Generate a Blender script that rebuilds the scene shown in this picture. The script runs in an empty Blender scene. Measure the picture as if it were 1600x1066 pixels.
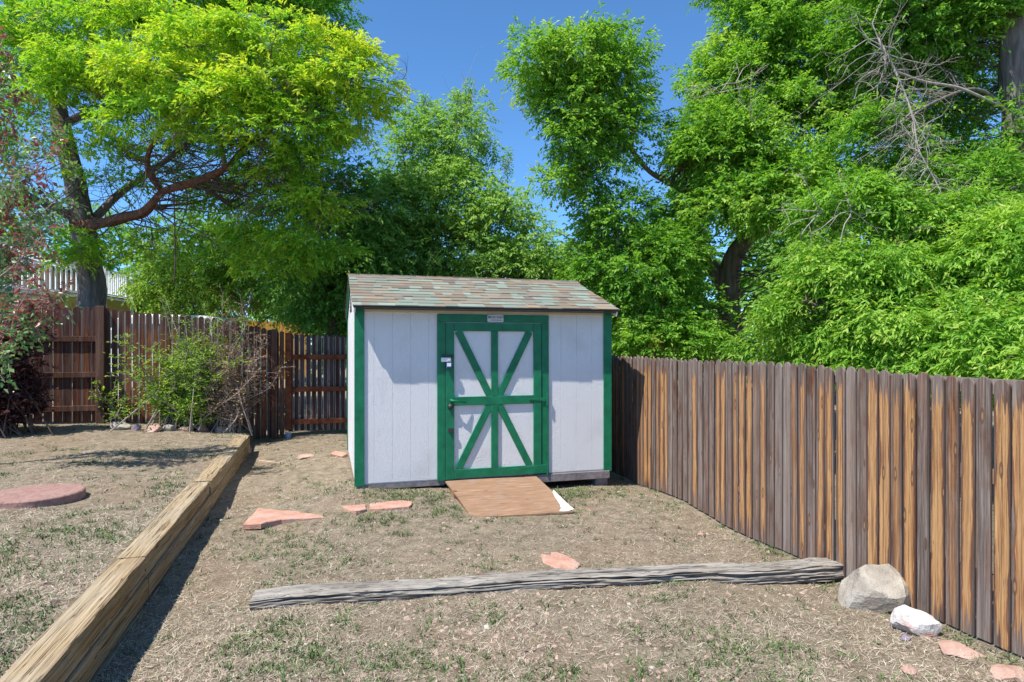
import bpy, bmesh, math, random
import numpy as np
from mathutils import Vector, Matrix, noise as mnoise

random.seed(7)
RNG = np.random.default_rng(11)
R = math.radians
scene = bpy.context.scene
COL = scene.collection

# ------------------------------------------------------------------ camera
CAMP = np.array([-0.31, -7.16, 1.55])
YAW = R(16.5)
FWD = np.array([math.sin(YAW), math.cos(YAW), 0.0])
RGT = np.array([math.cos(YAW), -math.sin(YAW), 0.0])
UP = np.array([0.0, 0.0, 1.0])
FPX, HX, HY = 980.0, 800.0, 540.0
cam = bpy.data.cameras.new('camera')
cam_o = bpy.data.objects.new('camera', cam)
COL.objects.link(cam_o)
cam_o.location = CAMP
cam_o.rotation_euler = (R(90), 0, -YAW)
cam.sensor_width = 36
cam.lens = 36 * FPX / 1600
cam.shift_y = (HY - 533) / 1600
cam.clip_end = 1000
scene.camera = cam_o

# ------------------------------------------------------------------ light
SUN_TO = Vector((-0.44, -0.19, 0.83)).normalized()
EL = math.asin(SUN_TO.z)
AZ = math.atan2(SUN_TO.x, SUN_TO.y)
world = bpy.data.worlds.new('World')
scene.world = world
world.use_nodes = True
wn = world.node_tree
bg = wn.nodes['Background']
sky = wn.nodes.new('ShaderNodeTexSky')
sky.sky_type = 'NISHITA'
sky.sun_disc = False
sky.sun_elevation = EL
sky.sun_rotation = AZ
sky.altitude = 1700
sky.air_density = 0.85
sky.dust_density = 0.0
sky.ozone_density = 8.0
clear = wn.nodes.new('ShaderNodeMix'); clear.data_type = 'RGBA'; clear.blend_type = 'MULTIPLY'
clear.inputs[0].default_value = 1.0
clear.inputs[7].default_value = (0.70, 0.91, 0.93, 1)      # dry mountain air: a deeper blue
wn.links.new(sky.outputs[0], clear.inputs[6])
wn.links.new(clear.outputs[2], bg.inputs[0])
bg.inputs[1].default_value = 0.15
sun = bpy.data.lights.new('sun', 'SUN')
sun.energy = 4.2
sun.angle = R(0.5)
sun.color = (1.0, 0.955, 0.88)
sun_o = bpy.data.objects.new('sun', sun)
COL.objects.link(sun_o)
sun_o.rotation_euler = SUN_TO.to_track_quat('Z', 'Y').to_euler()
sun_o.location = (-6, -4, 12)
scene.view_settings.view_transform = 'Standard'
scene.view_settings.look = 'None'
scene.view_settings.exposure = 0.88
scene.view_settings.gamma = 1.0
scene.view_settings.use_curve_mapping = False
scene.cycles.max_bounces = 10
scene.cycles.diffuse_bounces = 7
scene.cycles.glossy_bounces = 2
scene.cycles.transmission_bounces = 4
scene.cycles.transparent_max_bounces = 4


# ------------------------------------------------------------------ helpers
def at(px, py, d):
    return CAMP + d * (FWD + (px - HX) / FPX * RGT + (HY - py) / FPX * UP)


def nrm(v):
    return v / np.maximum(np.linalg.norm(v, axis=-1, keepdims=True), 1e-9)


def tag(o, label=None, cat=None, group=None, kind=None):
    if label: o['label'] = label
    if cat: o['category'] = cat
    if group: o['group'] = group
    if kind: o['kind'] = kind
    return o


def empty(name, loc=(0, 0, 0), rz=0.0):
    o = bpy.data.objects.new(name, None)
    COL.objects.link(o)
    o.location = loc
    o.rotation_euler = (0, 0, rz)
    o.empty_display_size = 0.1
    return o


def link(name, me, parent=None):
    o = bpy.data.objects.new(name, me)
    COL.objects.link(o)
    if parent is not None:
        o.parent = parent
    return o


def quads_mesh(name, co, quads, mat=None, smooth=False, tint=None):
    me = bpy.data.meshes.new(name)
    co = np.ascontiguousarray(co, dtype=np.float32)
    quads = np.ascontiguousarray(quads, dtype=np.int32)
    k = quads.shape[1]
    me.vertices.add(len(co))
    me.vertices.foreach_set('co', co.ravel())
    me.loops.add(quads.size)
    me.loops.foreach_set('vertex_index', quads.ravel())
    me.polygons.add(len(quads))
    me.polygons.foreach_set('loop_start', np.arange(0, quads.size, k, dtype=np.int32))
    me.polygons.foreach_set('use_smooth', np.full(len(quads), smooth, dtype=bool))
    if tint is not None:
        a = me.attributes.new('tint', 'FLOAT', 'FACE')
        a.data.foreach_set('value', np.ascontiguousarray(tint, dtype=np.float32))
    me.update(calc_edges=True)
    if mat: me.materials.append(mat)
    return me


class MB:
    def __init__(self):
        self.v = []; self.f = []

    def add(self, vs, fs):
        o = len(self.v)
        self.v += [tuple(map(float, p)) for p in vs]
        self.f += [tuple(i + o for i in f) for f in fs]
        return self

    def box(self, x0, x1, y0, y1, z0, z1):
        vs = [(x, y, z) for z in (z0, z1) for y in (y0, y1) for x in (x0, x1)]
        return self.add(vs, [(0, 2, 3, 1), (4, 5, 7, 6), (0, 1, 5, 4), (2, 6, 7, 3), (0, 4, 6, 2), (1, 3, 7, 5)])

    def prism(self, outline, p0, p1, axis='y'):
        n = len(outline)
        def pt(a, b, c):
            return {'y': (a, c, b), 'x': (c, a, b), 'z': (a, b, c)}[axis]
        vs = [pt(a, b, p0) for a, b in outline] + [pt(a, b, p1) for a, b in outline]
        fs = [tuple(range(n))[::-1], tuple(range(n, 2 * n))]
        fs += [(i, (i + 1) % n, n + (i + 1) % n, n + i) for i in range(n)]
        return self.add(vs, fs)

    def tube(self, path, radii, sides=6, cap=True, wob=0.0):
        path = [np.array(p, float) for p in path]
        n = len(path)
        vs = []; ref = None
        for i, p in enumerate(path):
            t = path[min(i + 1, n - 1)] - path[max(i - 1, 0)]
            t = t / max(np.linalg.norm(t), 1e-9)
            if ref is None:
                ref = np.cross(t, [0.3, 1, 0.1]) if abs(t[2]) > .5 else np.cross(t, [0, 0, 1.0])
            a = ref - t * np.dot(ref, t); a /= max(np.linalg.norm(a), 1e-9)
            ref = a
            b = np.cross(t, a)
            r = radii[i] if hasattr(radii, '__len__') else radii
            for k in range(sides):
                an = 2 * math.pi * k / sides
                rr = r * (1 + (wob * mnoise.noise(Vector(p * 1.3) + Vector((math.cos(an) * 1.5, math.sin(an) * 1.5, 0))) if wob else 0))
                vs.append(p + rr * (math.cos(an) * a + math.sin(an) * b))
        fs = []
        for i in range(n - 1):
            for k in range(sides):
                k2 = (k + 1) % sides
                fs.append((i * sides + k, i * sides + k2, (i + 1) * sides + k2, (i + 1) * sides + k))
        if cap:
            fs.append(tuple(range(sides))[::-1])
            fs.append(tuple((n - 1) * sides + k for k in range(sides)))
        return self.add(vs, fs)

    def mesh(self, name, mat=None, smooth=False, bevel=0.0):
        me = bpy.data.meshes.new(name)
        me.from_pydata(self.v, [], self.f)
        bm = bmesh.new(); bm.from_mesh(me)
        bmesh.ops.recalc_face_normals(bm, faces=bm.faces)
        if bevel:
            bmesh.ops.bevel(bm, geom=bm.edges[:], offset=bevel, segments=1, affect='EDGES', clamp_overlap=True)
        bm.to_mesh(me); bm.free()
        if smooth:
            for p in me.polygons: p.use_smooth = True
        if mat: me.materials.append(mat)
        return me

    def build(self, name, mat=None, parent=None, smooth=False, bevel=0.0):
        return link(name, self.mesh(name, mat, smooth, bevel), parent)


# ------------------------------------------------------------------ node helpers
class NT:
    def __init__(self, name, rough=0.85, spec=0.2):
        self.m = bpy.data.materials.new(name)
        self.m.use_nodes = True
        self.t = self.m.node_tree
        self.b = self.t.nodes['Principled BSDF']
        self.b.inputs['Roughness'].default_value = rough
        self.b.inputs['Specular IOR Level'].default_value = spec

    def n(self, typ, **kw):
        nd = self.t.nodes.new(typ)
        for k, v in kw.items(): setattr(nd, k, v)
        return nd

    def put(self, sock, v):
        if isinstance(v, bpy.types.NodeSocket): self.t.links.new(v, sock)
        elif isinstance(v, (tuple, list)) and len(v) == 3 and sock.type == 'RGBA': sock.default_value = (*v, 1)
        else: sock.default_value = v

    def math(self, op, a, b=0.0, c=None, clamp=False):
        nd = self.n('ShaderNodeMath', operation=op, use_clamp=clamp)
        self.put(nd.inputs[0], a); self.put(nd.inputs[1], b)
        if c is not None: self.put(nd.inputs[2], c)
        return nd.outputs[0]

    def mix(self, f, a, b, blend='MIX'):
        nd = self.n('ShaderNodeMix', data_type='RGBA', blend_type=blend)
        self.put(nd.inputs[0], f); self.put(nd.inputs[6], a); self.put(nd.inputs[7], b)
        return nd.outputs[2]

    def obj(self): return self.n('ShaderNodeTexCoord').outputs['Object']
    def pos(self): return self.n('ShaderNodeNewGeometry').outputs['Position']

    def sep(self, v):
        nd = self.n('ShaderNodeSeparateXYZ'); self.put(nd.inputs[0], v); return nd.outputs

    def comb(self, x=0.0, y=0.0, z=0.0):
        nd = self.n('ShaderNodeCombineXYZ')
        for i, q in enumerate((x, y, z)): self.put(nd.inputs[i], q)
        return nd.outputs[0]

    def vmul(self, v, s):
        nd = self.n('ShaderNodeVectorMath', operation='MULTIPLY'); self.put(nd.inputs[0], v); nd.inputs[1].default_value = s
        return nd.outputs[0]

    def vadd(self, a, b):
        nd = self.n('ShaderNodeVectorMath', operation='ADD'); self.put(nd.inputs[0], a); self.put(nd.inputs[1], b)
        return nd.outputs[0]

    def noise(self, v, scale=5.0, detail=4.0, rough=0.55, dist=0.0):
        nd = self.n('ShaderNodeTexNoise')
        self.put(nd.inputs['Vector'], v); nd.inputs['Scale'].default_value = scale
        nd.inputs['Detail'].default_value = detail; nd.inputs['Roughness'].default_value = rough
        nd.inputs['Distortion'].default_value = dist
        return nd.outputs[0]

    def vor(self, v, scale=5.0, feature='F1', out='Distance'):
        nd = self.n('ShaderNodeTexVoronoi', feature=feature)
        self.put(nd.inputs['Vector'], v); nd.inputs['Scale'].default_value = scale
        return nd.outputs[out]

    def ramp(self, f, stops):
        nd = self.n('ShaderNodeValToRGB')
        cr = nd.color_ramp
        while len(cr.elements) < len(stops): cr.elements.new(0.5)
        for e, (p, c) in zip(cr.elements, stops):
            e.position = p
            e.color = (c, c, c, 1) if isinstance(c, (int, float)) else (*c, 1)
        self.put(nd.inputs[0], f)
        return nd.outputs[0]

    def smooth(self, v, lo, hi):
        nd = self.n('ShaderNodeMapRange', interpolation_type='SMOOTHSTEP')
        self.put(nd.inputs[0], v); self.put(nd.inputs[1], lo); self.put(nd.inputs[2], hi)
        return nd.outputs[0]

    def oinfo(self): return self.n('ShaderNodeObjectInfo').outputs
    def attr(self, name): return self.n('ShaderNodeAttribute', attribute_name=name).outputs['Fac']

    def bump(self, h, strength=0.5, dist=0.01):
        nd = self.n('ShaderNodeBump')
        nd.inputs['Strength'].default_value = strength; nd.inputs['Distance'].default_value = dist
        self.put(nd.inputs['Height'], h)
        self.t.links.new(nd.outputs[0], self.b.inputs['Normal'])

    def col(self, c):
        self.put(self.b.inputs['Base Color'], c); return self.m


# ------------------------------------------------------------------ materials
def mat_plain(name, c, rough=0.8, spec=0.25, var=0.12, scale=6.0, bump=0.0, bscale=60):
    k = NT(name, rough, spec)
    p = k.obj()
    f = k.noise(p, scale, 5)
    lo = tuple(x * (1 - var * 1.4) for x in c); hi = tuple(min(1, x * (1 + var)) for x in c)
    if bump: k.bump(k.noise(p, bscale, 4), bump, 0.01)
    return k.col(k.ramp(f, [(0.3, lo), (0.7, hi)]))


def mat_leaf(name, stops, transl=0.32, tcol=(1.25, 1.25, 0.55), rough=0.5, spec=0.22):
    k = NT(name, rough, spec)
    c = k.ramp(k.attr('tint'), stops)
    k.col(c)
    tr = k.n('ShaderNodeBsdfTranslucent')
    k.put(tr.inputs[0], k.mix(1.0, c, tcol, 'MULTIPLY'))
    mx = k.n('ShaderNodeMixShader'); mx.inputs[0].default_value = transl
    out = [q for q in k.t.nodes if q.type == 'OUTPUT_MATERIAL'][0]
    k.t.links.new(k.b.outputs[0], mx.inputs[1]); k.t.links.new(tr.outputs[0], mx.inputs[2])
    k.t.links.new(mx.outputs[0], out.inputs[0])
    return k.m


def mat_blade(name, stops, rough=0.75):
    k = NT(name, rough, 0.15)
    return k.col(k.ramp(k.attr('tint'), stops))


def mat_bark(name, dark, light, sc=1.0):
    k = NT(name, 0.95, 0.1)
    p = k.pos()
    q = k.vmul(p, (14 * sc, 14 * sc, 2.2 * sc))
    f = k.noise(q, 1.0, 7, 0.65, 0.4)
    g = k.noise(p, 1.6, 3)
    k.bump(f, 0.9, 0.04)
    return k.col(k.mix(k.math('MULTIPLY', g, 0.5), k.ramp(f, [(0.35, dark), (0.62, light)]), tuple(x * .8 for x in light)))


def mat_picket(name, greys, reds, oranges, edge=None, edge_amt=0.0, e0=.034, e1=.045):
    """weathered board: grey wood, with the old stain left as a strip down the board; object colour R = how much stain, G = how pale"""
    k = NT(name, 0.9, 0.12)
    p = k.obj(); s = k.sep(p); oi = k.oinfo(); rnd = oi['Random']
    oc = k.sep(oi['Color'])
    off = k.comb(k.math('MULTIPLY', rnd, 31.0), k.math('MULTIPLY', rnd, 17.0), k.math('MULTIPLY', rnd, 53.0))
    pv = k.vadd(p, off)
    grain = k.noise(k.vmul(pv, (95, 60, 2.2)), 1.0, 7, 0.62, 0.6)
    fine = k.noise(k.vmul(pv, (260, 120, 6)), 1.0, 4, 0.6)
    blot = k.noise(k.vmul(pv, (9, 9, 2.6)), 1.0, 4)
    g = k.math('ADD', k.math('MULTIPLY', grain, 0.65), k.math('MULTIPLY', fine, 0.35))
    base = k.ramp(g, [(0.36, greys[0]), (0.5, greys[1]), (0.64, greys[2])])
    base = k.mix(k.smooth(blot, 0.45, 0.75), base, reds[0])
    st = k.noise(k.vmul(pv, (48, 20, .7)), 1.0, 3, 0.5)
    base = k.mix(k.math('MULTIPLY', k.smooth(st, 0.52, 0.66), 0.7), base, tuple(x * .55 for x in greys[0]))
    base = k.mix(k.math('MULTIPLY', k.smooth(st, 0.46, 0.34), 0.45), base, reds[1])
    bb = k.noise(k.vmul(pv, (14, 10, .5)), 1.0, 3, 0.5)
    base = k.mix(k.math('MULTIPLY', k.smooth(bb, 0.5, 0.7), 0.45), base, tuple(x * 1.2 for x in greys[2]))
    # stain strip
    zc = k.comb(0.0, k.math('MULTIPLY', rnd, 91.0), k.math('MULTIPLY', s[2], 1.3))
    wob = k.math('MULTIPLY', k.math('SUBTRACT', k.noise(zc, 1.0, 3), 0.5), 0.05)
    zc2 = k.comb(7.0, k.math('MULTIPLY', rnd, 47.0), k.math('MULTIPLY', s[2], 2.2))
    hw = k.math('MULTIPLY_ADD', k.noise(zc2, 1.0, 4, 0.6), 0.060, 0.004)
    dx = k.math('ABSOLUTE', k.math('SUBTRACT', s[0], wob))
    dxj = k.math('MULTIPLY_ADD', k.math('SUBTRACT', grain, 0.5), 0.018, dx)
    hwa = k.math('MULTIPLY', hw, k.math('MULTIPLY_ADD', oc[0], 0.75, 0.35))
    m1 = k.smooth(k.math('SUBTRACT', hwa, dxj), -0.002, 0.004)
    sk = k.noise(k.vmul(pv, (85, 30, .9)), 1.0, 3, 0.55, 0.3)
    m1 = k.math('MULTIPLY', m1, k.math('MULTIPLY_ADD', k.smooth(sk, 0.36, 0.46), 0.75, 0.25))
    m0 = k.smooth(k.math('SUBTRACT', k.math('ADD', hwa, 0.012), dxj), -0.004, 0.006)
    topn = k.math('MULTIPLY_ADD', k.noise(k.vmul(pv, (55, 1, 1.2)), 1.0, 3), 0.55, -0.20)
    top = k.smooth(k.math('SUBTRACT', k.math('SUBTRACT', 1.6, topn), s[2]), 0.02, 0.055)
    low = k.smooth(k.math('ADD', s[2], k.math('MULTIPLY', topn, 1.6)), 0.16, 0.26)
    amt = k.math('MULTIPLY', k.math('MULTIPLY', top, low), k.smooth(oc[0], 0.12, 0.4))
    red = k.ramp(g, [(0.38, reds[0]), (0.62, reds[1])])
    org = k.ramp(g, [(0.36, oranges[0]), (0.48, oranges[1]), (0.66, oranges[2])])
    c = k.mix(k.math('MULTIPLY', m0, amt), base, red)
    c = k.mix(k.math('MULTIPLY', m1, amt), c, org)
    dl = k.noise(k.vmul(pv, (75, 20, .8)), 1.0, 4, 0.6, 0.4)
    dm = k.smooth(k.math('ABSOLUTE', k.math('SUBTRACT', dl, 0.55)), 0.022, 0.006)
    c = k.mix(k.math('MULTIPLY', dm, 0.6), c, reds[0])
    if edge:
        em = k.smooth(k.math('MULTIPLY_ADD', k.math('SUBTRACT', grain, 0.5), .012, k.math('ABSOLUTE', s[0])), e0, e1)
        c = k.mix(k.math('MULTIPLY', em, edge_amt), c, edge)
    # knots
    kv = k.vmul(pv, (11, 11, 2.7))
    kd = k.vor(kv, 1.0)
    c = k.mix(k.math('MULTIPLY', k.smooth(k.math('SUBTRACT', 0.17, kd), 0.0, 0.04), 0.75), c, k.mix(0.5, reds[0], greys[0]))
    c = k.mix(k.math('MULTIPLY', k.smooth(k.math('SUBTRACT', 0.09, kd), 0.0, 0.03), 0.6), c, oranges[1])
    # cracks along the grain
    ck = k.noise(k.vmul(pv, (140, 10, 1.2)), 1.0, 2, 0.5, 0.3)
    cm = k.smooth(k.math('ABSOLUTE', k.math('SUBTRACT', ck, 0.5)), 0.012, 0.004)
    c = k.mix(k.math('MULTIPLY', cm, 0.55), c, tuple(x * .35 for x in greys[0]))
    c = k.mix(k.math('MULTIPLY', oc[1], 0.5), c, greys[2])
    k.bump(g, 0.7, 0.007)
    return k.col(c)


M = {}
M['picket_sun'] = mat_picket('weathered_cedar',
    [(.085, .060, .050), (.165, .127, .108), (.30, .255, .225)],
    [(.095, .038, .020), (.25, .105, .052)], [(.22, .10, .04), (.42, .22, .09), (.57, .35, .16)],
    edge=(.055, .038, .032), edge_amt=0.7, e0=.0375, e1=.0435)  # dark board edges painted in to stand for the shaded gaps between pickets
M['picket_dark'] = mat_picket('dark_stained_cedar',
    [(.045, .026, .022), (.085, .048, .040), (.16, .105, .09)],
    [(.06, .02, .012), (.12, .042, .025)], [(.12, .045, .02), (.20, .075, .035), (.28, .12, .06)],
    edge=(.36, .32, .28), edge_amt=0.8, e0=.037, e1=.042)
M['picket_wide'] = mat_picket('dark_stained_wide_board',
    [(.045, .026, .022), (.085, .048, .040), (.16, .105, .09)],
    [(.06, .02, .012), (.12, .042, .025)], [(.12, .045, .02), (.20, .075, .035), (.28, .12, .06)],
    edge=(.30, .24, .20), edge_amt=0.8, e0=.059, e1=.065)
M['picket_gate'] = mat_picket('weathered_gate_picket',
    [(.035, .024, .026), (.07, .048, .05), (.14, .10, .10)],
    [(.05, .02, .014), (.09, .035, .025)], [(.10, .04, .02), (.14, .06, .03), (.2, .1, .06)],
    edge=(.42, .38, .36), edge_amt=0.85, e0=.029, e1=.037)
M['rail_dark'] = mat_picket('dark_rail_wood',
    [(.05, .028, .02), (.10, .055, .04), (.18, .11, .085)],
    [(.07, .022, .012), (.14, .05, .025)], [(.16, .055, .022), (.22, .085, .035), (.28, .12, .06)])
M['gate_post'] = mat_plain('red_brown_post', (.17, .055, .028), .85, .15, .35, 9, .4, 30)
M['cedar_new'] = mat_plain('new_orange_cedar', (.62, .33, .08), .8, .2, .18, 12, .3, 40)


def mat_siding(name, c, dirt=(.45, .43, .40)):
    k = NT(name, 0.62, 0.3)
    p = k.pos()
    q = k.vmul(p, (80, 80, 36))
    f = k.noise(q, 1.0, 4, 0.55, 0.9)
    r = k.math('ABSOLUTE', k.math('SUBTRACT', f, 0.5))
    big = k.noise(p, 2.2, 5)
    k.bump(k.math('ADD', k.smooth(r, 0.0, 0.16), k.math('MULTIPLY', k.noise(p, 120, 2), 0.25)), 0.42, 0.006)
    cc = k.mix(k.math('MULTIPLY', k.smooth(big, 0.48, 0.8), 0.35), c, dirt)
    st = k.noise(k.vmul(p, (22, 22, 1.2)), 1.0, 4)
    cc = k.mix(k.math('MULTIPLY', k.smooth(st, 0.56, 0.8), 0.18), cc, dirt)
    return k.col(cc)


M['white_siding'] = mat_siding('white_painted_siding', (.71, .695, .69))
M['white_panel'] = mat_siding('white_painted_door_panel', (.71, .695, .69))


def mat_green():
    k = NT('green_trim_paint', 0.5, 0.35)
    p = k.pos()
    q = k.vmul(p, (34, 34, 12))
    f = k.noise(q, 1.0, 5, 0.6, 0.8)
    k.bump(f, 0.5, 0.006)
    c = k.ramp(k.noise(p, 9, 5), [(0.3, (.004, .12, .052)), (0.7, (.010, .185, .085))])
    ch = k.noise(p, 38, 5, 0.7)
    c = k.mix(k.math('MULTIPLY', k.smooth(ch, 0.69, 0.74), 0.6), c, (.10, .12, .08))
    return k.col(c)


M['green'] = mat_green()


def mat_shingle():
    k = NT('asphalt_shingle', 0.95, 0.1)
    oi = k.oinfo(); p = k.pos()
    sp = k.noise(p, 260, 3, 0.7)
    c = k.mix(k.math('MULTIPLY_ADD', sp, 0.9, -0.2, ), k.mix(0.45, oi['Color'], (.06, .05, .045)), oi['Color'])
    bl = k.noise(p, 14, 3)
    c = k.mix(k.math('MULTIPLY', bl, 0.25), c, (.22, .215, .175))
    k.bump(sp, 0.5, 0.004)
    return k.col(c)


M['shingle'] = mat_shingle()
M['roof_deck'] = mat_plain('dark_roof_felt', (.05, .045, .04), .9)
M['frieze'] = mat_plain('cream_frieze_board', (.62, .57, .42), .6, .3, .06)
M['skid'] = mat_plain('grey_skid_timber', (.22, .19, .19), .9, .1, .25, 14, .4, 50)
M['dark_metal'] = mat_plain('dark_iron', (.03, .032, .03), .5, .5, .3, 30)
M['grey_plate'] = mat_plain('grey_plate', (.52, .53, .54), .5, .4, .05)
M['black_print'] = mat_plain('black_print', (.04, .04, .045), .6, .2, .05)
M['tag_white'] = mat_plain('white_tag', (.72, .72, .72), .5, .3, .05)
M['tag_blue'] = mat_plain('blue_padlock_cover', (.03, .06, .20), .4, .4, .1)
M['white_paint'] = mat_plain('white_paint', (.78, .78, .76), .6, .3, .06)
M['blue_can'] = mat_plain('pale_blue_metal', (.28, .38, .52), .5, .5, .15)


def mat_ply():
    k = NT('weathered_plywood', 0.85, 0.15)
    p = k.obj()
    g = k.noise(k.vmul(p, (5, 34, 5)), 1.0, 6, 0.62, 0.5)
    b = k.noise(p, 4.5, 5)
    c = k.ramp(g, [(0.3, (.20, .115, .07)), (0.6, (.30, .185, .115)), (0.75, (.38, .26, .175))])
    c = k.mix(k.math('MULTIPLY', k.smooth(b, 0.5, 0.72), 0.5), c, (.27, .21, .17))
    kd = k.vor(k.vmul(p, (3.2, 5.5, 3)), 1.0)
    c = k.mix(k.math('MULTIPLY', k.smooth(k.math('SUBTRACT', 0.1, kd), 0, 0.05), 0.6), c, (.16, .07, .03))
    k.bump(g, 0.3, 0.004)
    return k.col(c)


M['ply'] = mat_ply()


def mat_timber(name, lo, mid, hi, grey, greyamt):
    k = NT(name, 0.9, 0.12)
    p = k.obj()
    oi = k.oinfo()
    pv = k.vadd(p, k.comb(k.math('MULTIPLY', oi['Random'], 40.0), 0.0, 0.0))
    g = k.noise(k.vmul(pv, (34, 1.0, 34)), 1.0, 8, 0.66, 0.12)
    f = k.noise(k.vmul(pv, (130, 2.4, 130)), 1.0, 4, 0.6)
    b = k.noise(k.vmul(pv, (5, 1.6, 5)), 1.0, 5)
    mx = k.math('ADD', k.math('MULTIPLY', g, 0.6), k.math('MULTIPLY', f, 0.4))
    c = k.ramp(mx, [(0.3, lo), (0.5, mid), (0.68, hi)])
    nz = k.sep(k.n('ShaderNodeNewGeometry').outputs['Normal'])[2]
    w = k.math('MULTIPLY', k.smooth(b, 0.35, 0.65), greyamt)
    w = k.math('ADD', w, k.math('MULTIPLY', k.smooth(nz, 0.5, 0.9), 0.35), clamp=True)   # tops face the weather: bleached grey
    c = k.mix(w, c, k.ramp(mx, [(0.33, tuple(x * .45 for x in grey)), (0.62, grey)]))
    ck = k.noise(k.vmul(pv, (55, .7, 55)), 1.0, 3, 0.5, 0.5)
    cm = k.smooth(k.math('ABSOLUTE', k.math('SUBTRACT', ck, 0.5)), 0.016, 0.004)
    c = k.mix(k.math('MULTIPLY', cm, 0.8), c, tuple(x * .2 for x in lo))
    k.bump(k.math('SUBTRACT', mx, k.math('MULTIPLY', cm, 0.5)), 0.6, 0.010)
    return k.col(c)


M['timber'] = mat_timber('yellow_brown_timber', (.14, .08, .032), (.325, .212, .10), (.47, .35, .18), (.46, .39, .285), .4)
M['tie'] = mat_timber('grey_weathered_tie', (.10, .085, .07), (.22, .19, .16), (.35, .31, .26), (.38, .35, .305), .8)


def mat_rock(name, lo, hi, patch, pamt=0.4, sc=1.0):
    k = NT(name, 0.9, 0.2)
    p = k.obj()
    a = k.noise(p, 7 * sc, 8, 0.65)
    b = k.noise(p, 3.2 * sc, 4, 0.6, 0.5)
    s = k.noise(p, 70 * sc, 3, 0.7)
    c = k.ramp(a, [(0.32, lo), (0.66, hi)])
    c = k.mix(k.math('MULTIPLY', k.smooth(b, 0.5, 0.62), pamt), c, patch)
    c = k.mix(k.math('MULTIPLY', k.smooth(s, 0.55, 0.75), 0.35), c, tuple(x * .5 for x in lo))
    k.bump(k.math('ADD', a, k.math('MULTIPLY', s, 0.3)), 0.8, 0.03)
    return k.col(c)


M['rock_grey'] = mat_rock('tan_grey_granite', (.25, .22, .18), (.46, .41, .34), (.34, .33, .30), .5)
M['rock_white'] = mat_rock('white_quartz', (.50, .45, .42), (.72, .70, .68), (.50, .27, .20), .85)
M['rock_pink'] = mat_rock('pink_granite', (.34, .20, .155), (.52, .36, .29), (.50, .44, .38), .6)
M['rock_purple'] = mat_rock('purple_grey_stone', (.17, .14, .19), (.30, .25, .31), (.26, .25, .24), .4)
M['flagstone'] = mat_rock('red_sandstone', (.38, .20, .145), (.54, .32, .24), (.47, .34, .28), .6)
M['paver_red'] = mat_rock('red_aggregate_concrete', (.27, .15, .125), (.42, .25, .215), (.40, .28, .24), .4, 3)


def mat_ground():
    k = NT('dry_yard_soil', 0.97, 0.05)
    p = k.pos()
    a = k.noise(p, 1.1, 6, 0.6)
    b = k.noise(p, 9, 6, 0.65)
    s = k.noise(k.vmul(p, (55, 40, 50)), 1.0, 5, 0.7, 0.8)
    t = k.noise(p, 160, 3, 0.7)
    c = k.ramp(b, [(0.32, (.178, .14, .098)), (0.5, (.27, .22, .156)), (0.68, (.37, .307, .222))])
    c = k.mix(k.math('MULTIPLY', k.smooth(a, 0.48, 0.66), 0.45), c, (.29, .20, .135))
    c = k.mix(k.math('MULTIPLY', k.smooth(s, 0.5, 0.68), 0.6), c, (.46, .38, .28))
    c = k.mix(k.math('MULTIPLY', k.smooth(s, 0.46, 0.3), 0.55), c, (.10, .07, .05))
    k.bump(k.math('ADD', k.math('MULTIPLY', s, 0.7), k.math('MULTIPLY', t, 0.5)), 0.9, 0.03)
    return k.col(c)


M['ground'] = mat_ground()
M['bark_grey'] = mat_bark('grey_furrowed_bark', (.075, .06, .052), (.23, .195, .175))
M['bark_red'] = mat_bark('red_brown_bark', (.06, .03, .022), (.23, .115, .075))
M['bark_brown'] = mat_bark('brown_bark', (.09, .065, .045), (.24, .185, .135))
M['bark_pale'] = mat_bark('pale_dead_wood', (.24, .205, .18), (.46, .41, .37))
M['twig'] = mat_plain('shrub_stem', (.36, .29, .26), .9, .1, .3, 5)
M['twig_dark'] = mat_plain('dark_shrub_stem', (.12, .085, .07), .9, .1, .3, 5)

M['leaf_locust'] = mat_leaf('locust_leaf', [(0.0, (.08, .25, .03)), (0.4, (.20, .44, .04)), (0.7, (.36, .56, .05)), (1.0, (.58, .64, .06))], .48)
M['leaf_elder'] = mat_leaf('boxelder_leaf', [(0.0, (.07, .21, .03)), (0.45, (.19, .40, .045)), (0.8, (.35, .55, .085)), (1.0, (.49, .61, .14))], .48)
M['leaf_ash'] = mat_leaf('ash_leaf', [(0.0, (.10, .24, .06)), (0.5, (.23, .42, .09)), (1.0, (.42, .58, .17))], .48)
M['leaf_dark'] = mat_leaf('dark_ash_leaf', [(0.0, (.07, .20, .045)), (0.5, (.17, .36, .07)), (1.0, (.33, .50, .12))], .46)
M['leaf_shrub'] = mat_leaf('shrub_leaf', [(0.0, (.07, .17, .022)), (0.5, (.20, .36, .04)), (1.0, (.40, .52, .09))], .38)
M['leaf_rusty'] = mat_leaf('rusty_leaf', [(0.0, (.19, .11, .08)), (0.5, (.33, .22, .15)), (1.0, (.40, .38, .18))], .25, (1.1, 1.0, .7))
M['leaf_purple'] = mat_leaf('purple_leaf', [(0.0, (.030, .014, .016)), (0.6, (.085, .034, .036)), (1.0, (.24, .10, .09))], .22, (1.5, .7, .6), .35, .45)
M['leaf_cherry'] = mat_leaf('cherry_leaf', [(0.0, (.27, .07, .075)), (0.22, (.36, .15, .13)), (0.30, (.06, .20, .06)), (0.65, (.17, .32, .10)), (1.0, (.38, .50, .24))], .34, (1.2, 1.15, .7), .38, .4)
M['straw'] = mat_blade('dead_grass', [(0.0, (.16, .13, .10)), (0.35, (.35, .30, .225)), (0.7, (.52, .45, .335)), (1.0, (.68, .61, .48))])
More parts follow.
